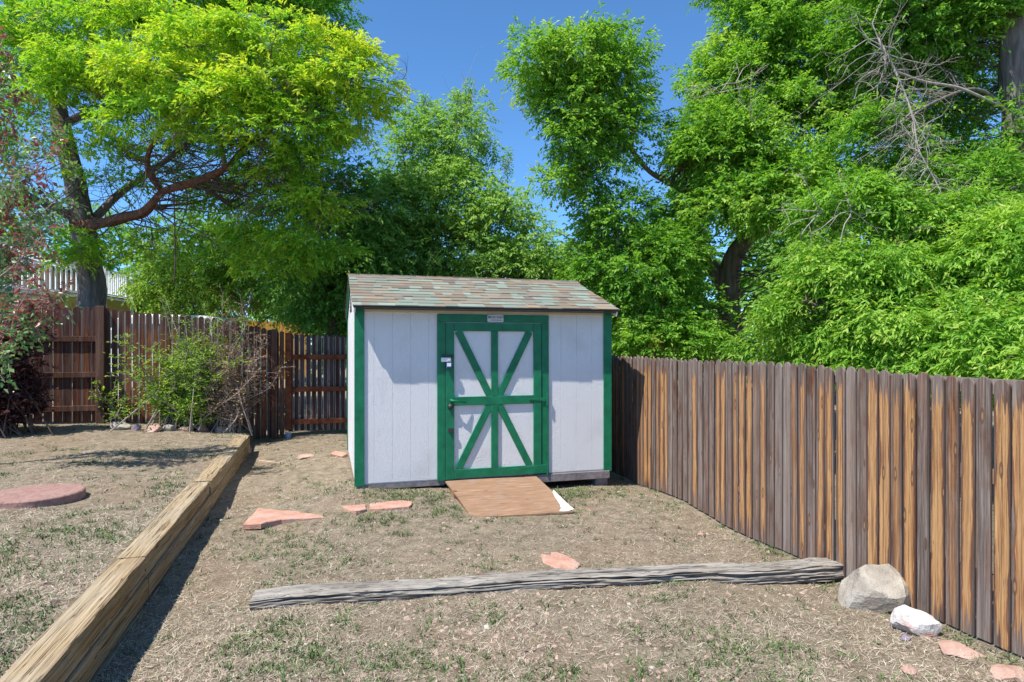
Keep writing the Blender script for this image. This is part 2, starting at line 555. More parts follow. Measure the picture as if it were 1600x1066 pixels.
M['weed'] = mat_blade('green_weed', [(0.0, (.035, .065, .022)), (0.5, (.085, .14, .045)), (1.0, (.19, .25, .10))])
M['chip'] = mat_blade('small_stone_and_bark', [(0.0, (.12, .09, .075)), (0.5, (.34, .25, .20)), (0.85, (.44, .30, .23)), (1.0, (.43, .38, .33))])

# ------------------------------------------------------------------ terrain
WALL_R, WALL_L = -1.47, -1.65          # faces of the retaining wall
WALL_END = 3.55
FENCE_U = 3.57                         # near face of the right fence
BACK_W = 4.93                          # back fence
SHED_W, SHED_D = 3.09, 2.44

LOW = np.array([(-1.46, -2.4, -.20), (-1.46, 0, -.20), (-1.46, 2.5, -.19), (-1.3, 4.6, -.13), (0, 0, -.03), (-.05, 2.2, 0), (-.4, 4.8, -.08),
                (.5, -.1, -.07), (1.5, -.3, -.15), (1.5, -1.1, -.18), (3.0, -.1, -.18), (3.5, .3, -.27), (3.5, -2.1, -.29), (3.5, -3.4, -.30), (3.5, -4.6, -.29),
                (3.5, 2, -.26), (3.5, 5, -.22), (1.5, 5, -.15), (0, -3.0, -.2), (2, -2.6, -.21), (-.6, -1.3, -.19), (0, -5, -.21), (2, -5, -.24), (-1.5, -5, -.21), (0, -9, -.22), (4, -9, -.25),
                (-3, -9, -.22), (1, 9, -.2), (8, 0, -.3), (8, 8, -.3), (8, -8, -.3), (-1.4, 9, -.1)])
HIGH = np.array([(-1.7, -6, .085), (-1.7, -3, .10), (-1.7, 0, .10), (-1.7, 2.5, .10), (-2.1, 3.5, .15), (-3.6, -1.5, .13), (-3.9, 4.8, .25), (-2.9, 4.6, .23), (-2.2, 4.6, .14), (-1.75, 4.6, .02),
                 (-5.5, 4.8, .27), (-9, 4.8, .30), (-6, 1, .2), (-5, -4, .12), (-12, 0, .3), (-3, 9, .1), (-10, 9, .2), (-3.5, 1.5, .15)])


def idw(ctrl, x, y):
    x = np.asarray(x, float); y = np.asarray(y, float)
    num = np.zeros_like(x); den = np.zeros_like(x)
    for cx, cy, cz in ctrl:
        w = 1.0 / ((x - cx) ** 2 + (y - cy) ** 2 + 0.12) ** 1.6
        num += w * cz; den += w
    return num / den


def ripple(x, y):
    return (0.010 * np.sin(3.1 * x + 1.7 * y + .5) * np.sin(2.3 * y - 1.1 * x) + 0.006 * np.sin(7.7 * x + 2.1 * np.sin(3 * y)) * np.sin(6.9 * y + 1.3)
            + 0.004 * np.sin(15.3 * x + 4 * np.sin(5.1 * y)) * np.sin(13.9 * y + 3 * np.sin(4.3 * x)))


def g_low(x, y): return idw(LOW, x, y) + ripple(np.asarray(x, float), np.asarray(y, float))
def g_high(x, y): return idw(HIGH, x, y) + ripple(np.asarray(x, float), np.asarray(y, float))
def ground(x, y):
    x = np.asarray(x, float); y = np.asarray(y, float)
    return np.where(x < (WALL_R + WALL_L) / 2, g_high(x, y), g_low(x, y))
def gz(x, y): return float(ground(np.array([x]), np.array([y]))[0])


def on_ground(px, py, dz=0.0):
    """where the line of sight through a pixel of the photograph meets the ground"""
    d = 2.0
    for _ in range(4000):
        p = at(px, py, d)
        if p[2] <= gz(p[0], p[1]) + dz: break
        d += 0.01
    return p


def grid_mesh(name, xs, ys, fn, mat):
    X, Y = np.meshgrid(xs, ys)
    Z = fn(X.ravel(), Y.ravel())
    co = np.stack([X.ravel(), Y.ravel(), Z], 1)
    nx, ny = len(xs), len(ys)
    i = np.arange(nx - 1)[None, :] + nx * np.arange(ny - 1)[:, None]
    q = np.stack([i, i + 1, i + nx + 1, i + nx], -1).reshape(-1, 4)
    o = link(name, quads_mesh(name, co, q, mat, True))
    return tag(o, kind='structure')


far = np.array([12, 18, 30, 60, 120, 300.0])
ys = np.concatenate([-far[::-1], np.arange(-9, 8, .07), [9, 10], far])
grid_mesh('yard_ground', np.concatenate([np.arange(-1.56, 4.3, .06), [5, 7, 9], far]), ys, g_low, M['ground'])
grid_mesh('terrace_ground', np.concatenate([-far[::-1], [-10, -9], np.arange(-8, -1.565, .07), [-1.5605, -1.56]]), ys, lambda x, y: np.where(x > -1.5602, -1.2, g_high(x, y)), M['ground'])

# ------------------------------------------------------------------ shed
shed = empty('garden_shed', (0, 0, 0))
tag(shed, 'white painted garden shed with green trim and a shingled gable roof', 'shed')
WT = 1.985
TB = 0.02      # trim thickness
# siding boards, each separate, with narrow grooves between
pitch = .2035
def siding(axis, fixed, a0, a1, z0, z1fn, skip=None):
    a = a0
    while a < a1 - 1e-4:
        b = min(a + pitch, a1)
        zt = min(z1fn(a), z1fn(b)) if not callable(skip) else z1fn((a + b) / 2)
        lo, hi = a + .0011, b - .0011
        m = MB()
        zl, zr = z1fn(lo), z1fn(hi)
        if axis == 'x':
            m.prism([(lo, z0), (hi, z0), (hi, zr), (lo, zl)], fixed, fixed + .012, 'y')
        else:
            m.prism([(lo, z0), (hi, z0), (hi, zr), (lo, zl)], fixed, fixed + .012, 'x')
        m.build('siding_board', M['white_siding'], shed, bevel=.0015)
        a = b
RID_Y, RID_Z, EAVE_Y, EAVE_Z = SHED_D / 2, 2.455, -.185, 1.978
def gable(y): return 2.0 + (RID_Z - 2.05) * (1 - abs(y - RID_Y) / RID_Y)
flat = lambda x: WT
# front wall: left of the door, above it, right of it
MB().box(.014, SHED_W - .014, .0045, .03, .0, WT).build('wall_backing', M['white_siding'], shed)
siding('x', 0.0, .0, .95, .012, flat)
siding('x', 0.0, 2.23, SHED_W, .012, flat)
MB().box(.952, 2.228, .001, .0142, 1.86, WT).build('siding_board', M['white_siding'], shed)
siding('y', 0.0, .016, SHED_D - .016, .012, gable)
siding('y', SHED_W - .012, .016, SHED_D - .016, .012, gable)
siding('x', SHED_D - .012, .0, SHED_W, .012, flat)
for gx in (.0135, SHED_W - .03):
    MB().prism([(.02, .0), (SHED_D - .02, .0), (SHED_D - .02, gable(SHED_D) - .01), (RID_Y, gable(RID_Y) - .01), (.02, gable(0) - .01)], gx, gx + .0165, 'x').build('gable_backing', M['white_siding'], shed)
# gable vent on the left end
vent = MB().prism([(RID_Y - .24, 1.99), (RID_Y + .24, 1.99), (RID_Y, 2.2)], -.008, .0, 'x').build('gable_vent', M['dark_metal'], shed)
for k in range(4):
    z = 2.005 + k * .045; hw = .22 * (1 - (z - 1.99) / .21)
    MB().box(-.013, -.009, RID_Y - hw, RID_Y + hw, z, z + .012).build('vent_slat', M['skid'], vent)
# corner trims: a front board and a side board each
for (x0, x1) in ((-.012, .095), (SHED_W - .095, SHED_W + .012)):
    MB().box(x0, x1, -TB, -.001, -.012, WT - .002).build('corner_trim', M['green'], shed, bevel=.003)
    MB().box(x0, x1, SHED_D + .001, SHED_D + TB, .0, WT - .02).build('corner_trim', M['green'], shed, bevel=.003)
for x in (-.013,):
    pass
# frieze under the eave
MB().box(.097, SHED_W - .097, -.012, -.0005, WT - .062, WT - .002).build('frieze_board', M['frieze'], shed, bevel=.002)
# floor frame and skids
MB().box(.01, SHED_W - .01, .012, .05, -.05, -.002).build('floor_joist', M['skid'], shed)
MB().box(1.95, SHED_W - .02, -.03, .01, -.098, -.004).build('skid', M['skid'], shed, bevel=.004)
MB().box(.05, SHED_W - .05, .35, .45, -.16, -.052).build('skid', M['skid'], shed)
MB().box(.05, SHED_W - .05, SHED_D - .2, SHED_D - .1, -.16, -.052).build('skid', M['skid'], shed)
MB().box(.02, 1.0, .0, .012, -.06, -.006).build('skid', M['skid'], shed)
MB().box(2.9, 3.07, .03, .25, -.3, -.10).build('foundation_block', M['skid'], shed, bevel=.006)

# roof
ang = math.atan2(RID_Z - EAVE_Z, RID_Y - EAVE_Y)
roof = empty('roof'); roof.parent = shed
RX0, RX1 = -.03, SHED_W + .03
def slope_pt(s, n=0.0, back=False):   # s up the slope from the eave, n off the surface
    y = EAVE_Y + s * math.cos(ang) - n * math.sin(ang)
    z = EAVE_Z + s * math.sin(ang) + n * math.cos(ang)
    return (2 * RID_Y - y if back else y), z
SL = (RID_Y - EAVE_Y) / math.cos(ang)
for bk in (False, True):
    a = slope_pt(0, 0, bk); b = slope_pt(SL, 0, bk); c = slope_pt(SL, -.018, bk); d = slope_pt(0, -.018, bk)
    MB().prism([a, b, c, d], RX0, RX1, 'x').build('roof_deck', M['roof_deck'], roof)
    # rake boards under the roof ends
    for x0 in (RX0 + .004, RX1 - .024):
        a = slope_pt(.02, -.02, bk); b = slope_pt(SL - .006, -.02, bk); c = slope_pt(SL - .006, -.085, bk); d = slope_pt(.02, -.085, bk)
        MB().prism([a, b, c, d], x0, x0 + .02, 'x').build('rake_board', M['white_paint'] if not bk else M['green'], roof, bevel=.002)
MB().box(RX0 + .03, RX1 - .03, EAVE_Y + .004, EAVE_Y + .022, EAVE_Z - .034, EAVE_Z - .02).build('fascia_board', M['dark_metal'], roof, bevel=.002)
MB().box(RX0, RX1, EAVE_Y - .012, EAVE_Y + .05, EAVE_Z + .001, EAVE_Z + .006).build('drip_edge', M['dark_metal'], roof)
# one shingle tab (unit width), scaled per piece
EXPO = SL / 11.0
sh = MB()
tlen = EXPO * 1.35
sh.add([(0, 0, .0), (1, 0, .0), (1, tlen, -.004), (0, tlen, -.004), (0, 0, .011), (1, 0, .011), (1, tlen, .003), (0, tlen, .003)],
       [(0, 1, 2, 3), (4, 7, 6, 5), (0, 4, 5, 1), (1, 5, 6, 2), (2, 6, 7, 3), (3, 7, 4, 0)])
sh_me = sh.mesh('shingle', M['shingle'])
TABCOL = [(.27, .33, .27), (.31, .38, .31), (.24, .29, .24), (.29, .35, .29), (.31, .23, .155), (.28, .22, .17), (.25, .20, .16), (.22, .175, .14), (.31, .27, .21), (.35, .26, .17), (.29, .25, .19), (.27, .24, .19)]
for bk in (False, True):
    for r in range(11):
        x = RX0 - random.uniform(.0, .1)
        while x < RX1:
            wd = random.choice((.09, .12, .15, .18, .22, .26)) * (1 if not bk else 2.2)
            xa, xb = max(x, RX0 - .008), min(x + wd, RX1 + .008)
            x += wd
            if xb - xa < .02: continue
            o = link('shingle', sh_me, roof)
            off = random.choice((0, .0, .004))
            y, z = slope_pt(r * EXPO - .012 + random.uniform(-.004, .004), .006 + off, bk)
            if bk:
                o.location = (xb, y, z); o.rotation_euler = (ang, 0, math.pi)
            else:
                o.location = (xa, y, z); o.rotation_euler = (ang, 0, 0)
            o.scale = (xb - xa, 1, 1)
            c = random.choice(TABCOL); v = random.uniform(.85, 1.15)
            o.color = (c[0] * v, c[1] * v, c[2] * v, 1)
cap = MB()
cap.add([(0, -.12, -.036), (1, -.12, -.036), (1, 0, .014), (0, 0, .014), (0, .12, -.036), (1, .12, -.036),
         (0, -.12, -.046), (1, -.12, -.046), (1, 0, .004), (0, 0, .004), (0, .12, -.046), (1, .12, -.046)],
        [(0, 1, 2, 3), (3, 2, 5, 4), (6, 9, 8, 7), (9, 10, 11, 8), (0, 6, 7, 1), (4, 5, 11, 10), (0, 3, 9, 6), (3, 4, 10, 9), (1, 7, 8, 2), (2, 8, 11, 5)])
cap_me = cap.mesh('ridge_cap', M['shingle'])
x = RX0 - .008
while x < RX1:
    o = link('ridge_cap', cap_me, roof)
    wd = min(.145, RX1 + .008 - x)
    o.location = (x, RID_Y, RID_Z + .012); o.scale = (wd + .02, 1, 1); o.rotation_euler = (0, R(1.2), 0)
    c = random.choice(TABCOL[5:9]); o.color = (*c, 1)
    x += .145

# door frame and door
DU0, DU1, DZ0, DZ1 = 1.008, 2.172, .0, 1.815
FR0, FR1, FRT = .912, 2.268, 1.912
for (x0, x1, z0, z1) in ((FR0, DU0 - .006, -.005, 1.82), (DU1 + .006, FR1, -.005, 1.82), (FR0, FR1, 1.8225, FRT)):
    MB().box(x0, x1, -.024, -.001, z0, z1).build('frame_board', M['green'], shed, bevel=.003)
door = MB().box(DU0, DU1, -.008, .008, DZ0 + .004, DZ1).build('door', M['white_panel'], shed)
for gx in np.arange(DU0 + .1, DU1, pitch / 2):   # shallow grooved panel strips of the door
    pass
def dp(name, outline, y0=-.034, y1=-.0085, mat='green', bev=.003):
    return MB().prism(outline, y0, y1, 'y').build(name, M[mat], door, bevel=bev)
SW = .098
dp('door_stile', [(DU0 + .001, .004), (DU0 + SW, .004), (DU0 + SW, DZ1 - .002), (DU0 + .001, DZ1 - .002)])
dp('door_stile', [(DU1 - SW, .004), (DU1 - .001, .004), (DU1 - .001, DZ1 - .002), (DU1 - SW, DZ1 - .002)])
L0, L1 = DU0 + SW + .001, DU1 - SW - .001
dp('door_rail', [(L0, DZ1 - .098), (L1, DZ1 - .098), (L1, DZ1 - .002), (L0, DZ1 - .002)])
dp('door_rail', [(L0, .012), (L1, .012), (L1, .115), (L0, .115)])
CU, CZ = (L0 + L1) / 2, .905
dp('door_rail', [(L0, CZ - .05), (L1, CZ - .05), (L1, CZ + .05), (L0, CZ + .05)], -.0335)
dp('door_mullion', [(CU - .04, .116), (CU + .04, .116), (CU + .04, CZ - .0515), (CU - .04, CZ - .0515)], -.0337)
dp('door_mullion', [(CU - .04, CZ + .0515), (CU + .04, CZ + .0515), (CU + .04, DZ1 - .099), (CU - .04, DZ1 - .099)], -.0337)
for sx in (-1, 1):
    for zc_, zo in ((DZ1 - .1, CZ + .03), (.117, CZ - .03)):
        p0 = np.array([CU + sx * (L1 - CU - .05), zc_]); p1 = np.array([CU + sx * .045, zo])
        t = (p1 - p0) / np.linalg.norm(p1 - p0); n = np.array([-t[1], t[0]]) * .042
        dp('door_brace', [tuple(p0 + n), tuple(p0 - n), tuple(p1 - n), tuple(p1 + n)], -.0305)
# strap hinges on the right, knuckle on the frame
for zc_, tilt in ((CZ, 0), (.07, -.02), (DZ1 - .05, 0)):
    if zc_ < .2 or zc_ > 1.7:
        pts = [(DU1 - .42, zc_ - .035 + tilt), (DU1 - .42, zc_ + .035 + tilt), (DU1 + .06, zc_ + .052), (DU1 + .06, zc_ - .052)]
    else:
        pts = [(DU1 - .16, zc_ - .008), (DU1 - .16, zc_ + .008), (DU1 + .05, zc_ + .022), (DU1 + .05, zc_ - .022)]
    if zc_ > 1.7: continue
    dp('strap_hinge', pts, -.042, -.0345, 'green', .002)
    dp('hinge_plate', [(DU1 + .062, zc_ - .085), (DU1 + .062, zc_ + .085), (DU1 + .078, zc_ + .06), (DU1 + .078, zc_ - .06)], -.05, -.03, 'green', .002)
# handle on the left
h = MB(); h.tube([(DU0 + .06, -.035, CZ + .015), (DU0 + .06, -.075, CZ + .012), (DU0 + .10, -.085, CZ + .008), (DU0 + .24, -.045, CZ - .015)], [.018, .016, .013, .006], 8)
h.build('door_handle', M['green'], door, True)
MB().tube([(DU0 + .055, -.035, CZ - .06), (DU0 + .055, -.06, CZ - .06)], [.036, .03], 10).build('lock_rosette', M['dark_metal'], door, True)
dp('latch_plate', [(DU0 + .03, .55), (DU0 + .085, .55), (DU0 + .085, .6), (DU0 + .02, .6)], -.055, -.0345, 'dark_metal', .002)
# hasp, padlock, tags
hz = 1.385
dp('hasp', [(DU0 - .05, hz + .02), (DU0 + .09, hz + .02), (DU0 + .09, hz + .06), (DU0 - .05, hz + .06)], -.045, -.0345, 'dark_metal', .003)
dp('hasp_tag', [(DU0 - .058, hz - .022), (DU0 + .055, hz - .022), (DU0 + .055, hz + .026), (DU0 - .058, hz + .026)], -.058, -.047, 'tag_white', .003)
MB().tube([(DU0 + .02, -.065, hz - .02), (DU0 + .02, -.07, hz - .002), (DU0 + .05, -.07, hz - .002), (DU0 + .05, -.065, hz - .03)], .006, 6).build('padlock_shackle', M['grey_plate'], door, True)
dp('padlock', [(DU0 + .0, hz - .1), (DU0 + .06, hz - .1), (DU0 + .07, hz - .04), (DU0 + .0, hz - .03)], -.08, -.05, 'tag_blue', .006)
dp('padlock_face', [(DU0 + .006, hz - .075), (DU0 + .052, hz - .075), (DU0 + .052, hz - .036), (DU0 + .006, hz - .036)], -.0835, -.0805, 'tag_white', .001)
# maker's plate
SU, SZ = 1.60, 1.868
plate = MB()
hw, hh, rr = .098, .043, .014
ol = []
for cx, cz, a0 in ((hw - rr, hh - rr, 0), (-hw + rr, hh - rr, 90), (-hw + rr, -hh + rr, 180), (hw - rr, -hh + rr, 270)):
    for k in range(4):
        a = R(a0 + k * 30); ol.append((SU + cx + rr * math.cos(a), SZ + cz + rr * math.sin(a)))
plate.prism(ol, -.030, -.0245, 'y')
plate_o = plate.build('sign_plate', M['grey_plate'], shed)
def text_mesh(txt, size, loc, parent, mat, name='lettering'):
    cu = bpy.data.curves.new('lettering', 'FONT'); cu.body = txt; cu.size = size; cu.align_x = 'CENTER'; cu.align_y = 'CENTER'
    cu.extrude = .0006
    to = bpy.data.objects.new('tmp_text', cu); COL.objects.link(to)
    bpy.context.view_layer.update()
    me = bpy.data.meshes.new_from_object(to.evaluated_get(bpy.context.evaluated_depsgraph_get()))
    bpy.data.objects.remove(to)
    me.materials.clear(); me.materials.append(mat)
    o = link(name, me, parent); o.location = loc; o.rotation_euler = (R(90), 0, 0)
    return o
text_mesh('TUFF SHED', .034, (SU + .012, -.0308, SZ + .012), plate_o, M['black_print'])
MB().prism([(SU - .086, SZ + .005), (SU - .068, SZ + .005), (SU - .068, SZ + .02), (SU - .077, SZ + .028), (SU - .086, SZ + .02)], -.0312, -.0302, 'y').build('emblem', M['black_print'], plate_o)
MB().box(SU - .055, SU + .075, -.0309, -.0302, SZ - .022, SZ - .017).build('printed_line', M['black_print'], plate_o)

# ramp
ramp = empty('plywood_ramp', (1.0, -.045, .0))
tag(ramp, 'weathered brown plywood ramp leading up to the shed door', 'ramp')
A = np.array([.0, .0, -.006]); B = np.array([1.10, -.0, -.012]); C = np.array([1.13, -1.09, -.165]); D = np.array([.08, -.99, -.165])
nu, nv = 22, 18
vs = []; th = .018
for j in range(nv + 1):
    for i in range(nu + 1):
        s, t = i / nu, j / nv
        p = (A * (1 - s) + B * s) * (1 - t) + (D * (1 - s) + C * s) * t
        p[2] += .008 * math.sin(math.pi * t) * (1 - .3 * s) + .003 * math.sin(5 * s + 3 * t)
        if j == nv: p[1] += .002 * math.sin(17 * s) + .0015 * math.sin(41 * s)
        vs.append(p)
n0 = len(vs)
vs += [p - np.array([0, 0, th]) for p in vs]
fs = []
w_ = nu + 1
for j in range(nv):
    for i in range(nu):
        a = j * w_ + i
        fs.append((a, a + w_, a + w_ + 1, a + 1)); fs.append((n0 + a, n0 + a + 1, n0 + a + w_ + 1, n0 + a + w_))
for i in range(nu):
    fs.append((i, i + 1, n0 + i + 1, n0 + i)); a = nv * w_ + i; fs.append((a, n0 + a, n0 + a + 1, a + 1))
for j in range(nv):
    a = j * w_; fs.append((a, n0 + a, n0 + a + w_, a + w_)); a = j * w_ + nu; fs.append((a, a + w_, n0 + a + w_, n0 + a))
MB().add(vs, fs).build('ramp_panel', M['ply'], ramp)
# white peeled strip at the lower right corner, lying on the panel
pv = []
def ramp_pt(s, t, dz): 
    p = (A * (1 - s) + B * s) * (1 - t) + (D * (1 - s) + C * s) * t
    p = p.copy(); p[2] += .008 * math.sin(math.pi * t) * (1 - .3 * s) + .003 * math.sin(5 * s + 3 * t) + dz
    return p
ROW = [(.50, .992, 1.004), (.60, .972, 1.006), (.72, .955, 1.01), (.84, .935, 1.01), (.93, .91, 1.012), (.985, .87, 1.015)]
m = MB(); vs = []; fs = []
for t, s0, s1 in ROW:
    for q in (0, .33, .66, 1): vs.append(ramp_pt(s0 + (s1 - s0) * q, t, .004 + .014 * q * q + .006 * math.sin(9 * t + 4 * q)))
for r_ in range(len(ROW) - 1):
    for q in range(3): a = r_ * 4 + q; fs.append((a, a + 4, a + 5, a + 1))
vs2 = [p - np.array([0, 0, .003]) for p in vs]; n0 = len(vs)
m.add(vs, fs); m.add(vs2, [f[::-1] for f in fs])
m.build('peeled_strip', M['white_paint'], ramp, True)
MB().box(.03, .06, -.35, -.05, -.12, -.04).build('side_cleat', M['ply'], ramp)
MB().box(.5, .68, -1.0, -.95, -.215, -.187).build('block', M['ply'], ramp)


# ------------------------------------------------------------------ fences
def picket_mesh(name, w, h, t, mat, seed):
    rd = random.Random(seed)
    hw = w / 2; c = w * .36
    ol = [(-hw, 0), (hw, 0), (hw + rd.uniform(-.002, .002), h * .5), (hw, h - c * 1.25), (hw - c * .38, h - c * .5 + rd.uniform(-.003, .003)), (hw - c * .95, h - c * .06), (0, h),
          (-hw + c * .95, h - c * .06), (-hw + c * .38, h - c * .5 + rd.uniform(-.003, .003)), (-hw, h - c * 1.25), (-hw + rd.uniform(-.002, .002), h * .5)]
    return MB().prism(ol, -t / 2, t / 2, 'y').mesh(name, mat, bevel=.003)


PK = [picket_mesh('picket', .0925 + d, 1.65, .017, M['picket_sun'], s) for s, d in enumerate((0, -.004, .002, -.002))]
fence_r = empty('right_fence', (FENCE_U, -6.0, -.3)); fence_r.name = 'picket_fence'
tag(fence_r, 'tall sunlit cedar picket fence along the right side, grey with orange streaks', 'fence')
w = -6.2
i = 0
while w < BACK_W - .05:
    o = link('picket', PK[i % 4], fence_r)
    near = w < -3.35; mid = -3.35 <= w < -2.1
    # z = 0 of a picket stands on the ground
    zb = gz(FENCE_U - .02, w) + .015
    zt = np.interp(w, [-6, -4.5, -2.6, -2.5, -1, .3, 5], [1.325, 1.345, 1.395, 1.40, 1.40, 1.41, 1.42]) + random.uniform(-.012, .012)
    o.location = (.009 + random.uniform(-.004, .004), w + 6.0, zb + .3)
    o.rotation_euler = (random.uniform(-.004, .004), random.uniform(-.003, .003), R(90) + random.uniform(-.05, .05))
    o.scale = (1, 1, (zt - zb) / 1.65)
    if near: am = (1.0, .9, .05, .1, .8, 1.0, .05, .7, .25, 1.0, .05, .9, .3)[i % 13]
    elif mid: am = random.choice((0, .05, .1, .2, .3, .25, .4))
    else: am = random.choice((0, 0, .1, .5, .8, .3, 0, .9, .15))
    o.color = (am, random.choice((0, 0, .1, .3, .5)) if am < .3 else random.uniform(0, .15), random.random(), 1)
    w += .1 + random.uniform(-.002, .003) + (.007 if random.random() < .08 else 0)
    i += 1
for zr in (.1, .75, 1.3):
    for a, b in ((-6.2, -3.75), (-3.745, -1.35), (-1.345, 1.05), (1.055, 3.5), (3.505, BACK_W)):
        MB().box(.02, .058, a + 6, b + 6, zr + .3 - .045, zr + .3 + .045).build('rail', M['picket_sun'], fence_r)
for wp in (-6.1, -3.75, -1.35, 1.05, 3.5):
    MB().box(.06, .15, wp + 5.955, wp + 6.045, -.3, 1.6).build('post', M['picket_sun'], fence_r)

# back fence
BT_U = [-13, -5.4, -3.92, -3.5, -2.9, -2.2, -1.55, -1.1, -1.0, .3, 3.6]
BT_Z = [2.2, 2.19, 2.2, 2.13, 2.10, 2.03, 1.90, 1.80, 1.76, 1.73, 1.60]
PD = [picket_mesh('picket', .132 + d, 1.8, .017, M['picket_wide'], 20 + s) for s, d in enumerate((0, -.006, .004, -.003))]
PN = [picket_mesh('picket', .0935 + d, 1.8, .017, M['picket_dark'], 40 + s) for s, d in enumerate((0, -.003, .002, -.002))]
PG = [picket_mesh('picket', .086 + d, 1.8, .017, M['picket_gate'], 60 + s) for s, d in enumerate((0, -.005, .002, -.002))]
fence_b = empty('picket_fence', (-4, BACK_W, 0))
tag(fence_b, 'dark stained board fence across the back, behind the shrubs on the raised bed', 'fence')
def put_picket(parent, u, y, meshes, pitch_, zb=None, gapz=.02, stain=None):
    o = link('picket', random.choice(meshes), parent)
    zb = gz(u, BACK_W - .05) + gapz if zb is None else zb
    zt = float(np.interp(u, BT_U, BT_Z)) + random.uniform(-.012, .012)
    o.location = (u - parent.location.x, y - parent.location.y, zb - parent.location.z)
    o.rotation_euler = (0, random.uniform(-.004, .004), random.uniform(-.04, .04))
    o.scale = (1, 1, (zt - zb) / 1.8)
    o.color = (random.choice((0, .1, .3, .6, .9)) if stain is None else stain, random.choice((0, 0, .05, .15)), random.random(), 1)
u = -11.0
while u < -3.99:
    put_picket(fence_b, u, BACK_W + .03, PD, .136); u += .139 + random.uniform(-.003, .004)
u = -3.83
while u < -1.1:
    put_picket(fence_b, u, BACK_W - .045, PN, .1); u += .1005 + random.uniform(-.004, .007)
u = .36
while u < 3.5:
    put_picket(fence_b, u, BACK_W - .045, PN, .1); u += .098
for zr in (.55, 1.0, 1.75):
    zz = {.55: .50, 1.0: 1.06, 1.75: 1.66}[zr]
    for a, b in ((-8.6, -6.31), (-6.3, -3.99), (-11, -8.61)):
        o = MB().box(a + 4, b + 4, -.024, .018, zz - .045, zz + .045).build('rail', M['rail_dark'], fence_b, bevel=.004)
        o.color = (.4, .1, 0, 1)
    MB().box(-3.85 + 4, -1.26 + 4, -.03, .01, zz * .93 - .045, zz * .93 + .045).build('rail', M['rail_dark'], fence_b)
    MB().box(.33 + 4, 3.5 + 4, -.03, .01, zz * .8 - .045, zz * .8 + .045).build('rail', M['rail_dark'], fence_b)
for up, hgt, wd in ((-8.6, 2.2, .11), (-6.3, 2.2, .11), (-3.92, 2.21, .125), (-1.2, 1.84, .1), (-1.075, 1.80, .07), (.32, 1.75, .1)):
    g0 = gz(up, BACK_W - .1)
    o = MB().box(up + 4 - wd / 2, up + 4 + wd / 2, -.145, -.055 if up > -4 else -.026, g0 - .1, hgt).build('post', M['rail_dark'], fence_b, bevel=.006)
    o.color = (.2, .25, 0, 1)
gate = empty('garden_gate', (-1.0, BACK_W, 0))
tag(gate, 'dark picket gate with three rails beside the left wall of the shed', 'gate')
u = -.93
while u < .26:
    put_picket(gate, u, BACK_W + .012, PG, .1, zb=-.02 + random.uniform(0, .02), stain=random.choice((0, .1, .2))); u += .1015 + random.uniform(-.003, .004)
for zz in (.16, .75, 1.34):
    o = MB().box(.09, 1.28, -.05, .002, zz - .045, zz + .045).build('rail', M['gate_post'], gate, bevel=.004)
MB().box(-.02, .088, -.09, .0, .03, 1.78).build('gate_stile', M['gate_post'], gate, bevel=.005)
for zz in (.4, 1.2):
    MB().box(-.1, .06, -.098, -.0905, zz - .02, zz + .02).build('hinge', M['dark_metal'], gate)
can = MB()
can.tube([(0, 0, 0), (0, 0, .1), (0, 0, .1)], [.05, .055, .046], 14)
can_o = can.build('metal_can', M['blue_can'], None)
can_o.location = (-.96, BACK_W - .16, gz(-.96, BACK_W - .16) - .005)
tag(can_o, 'small pale blue metal can at the foot of the gate post', 'can')


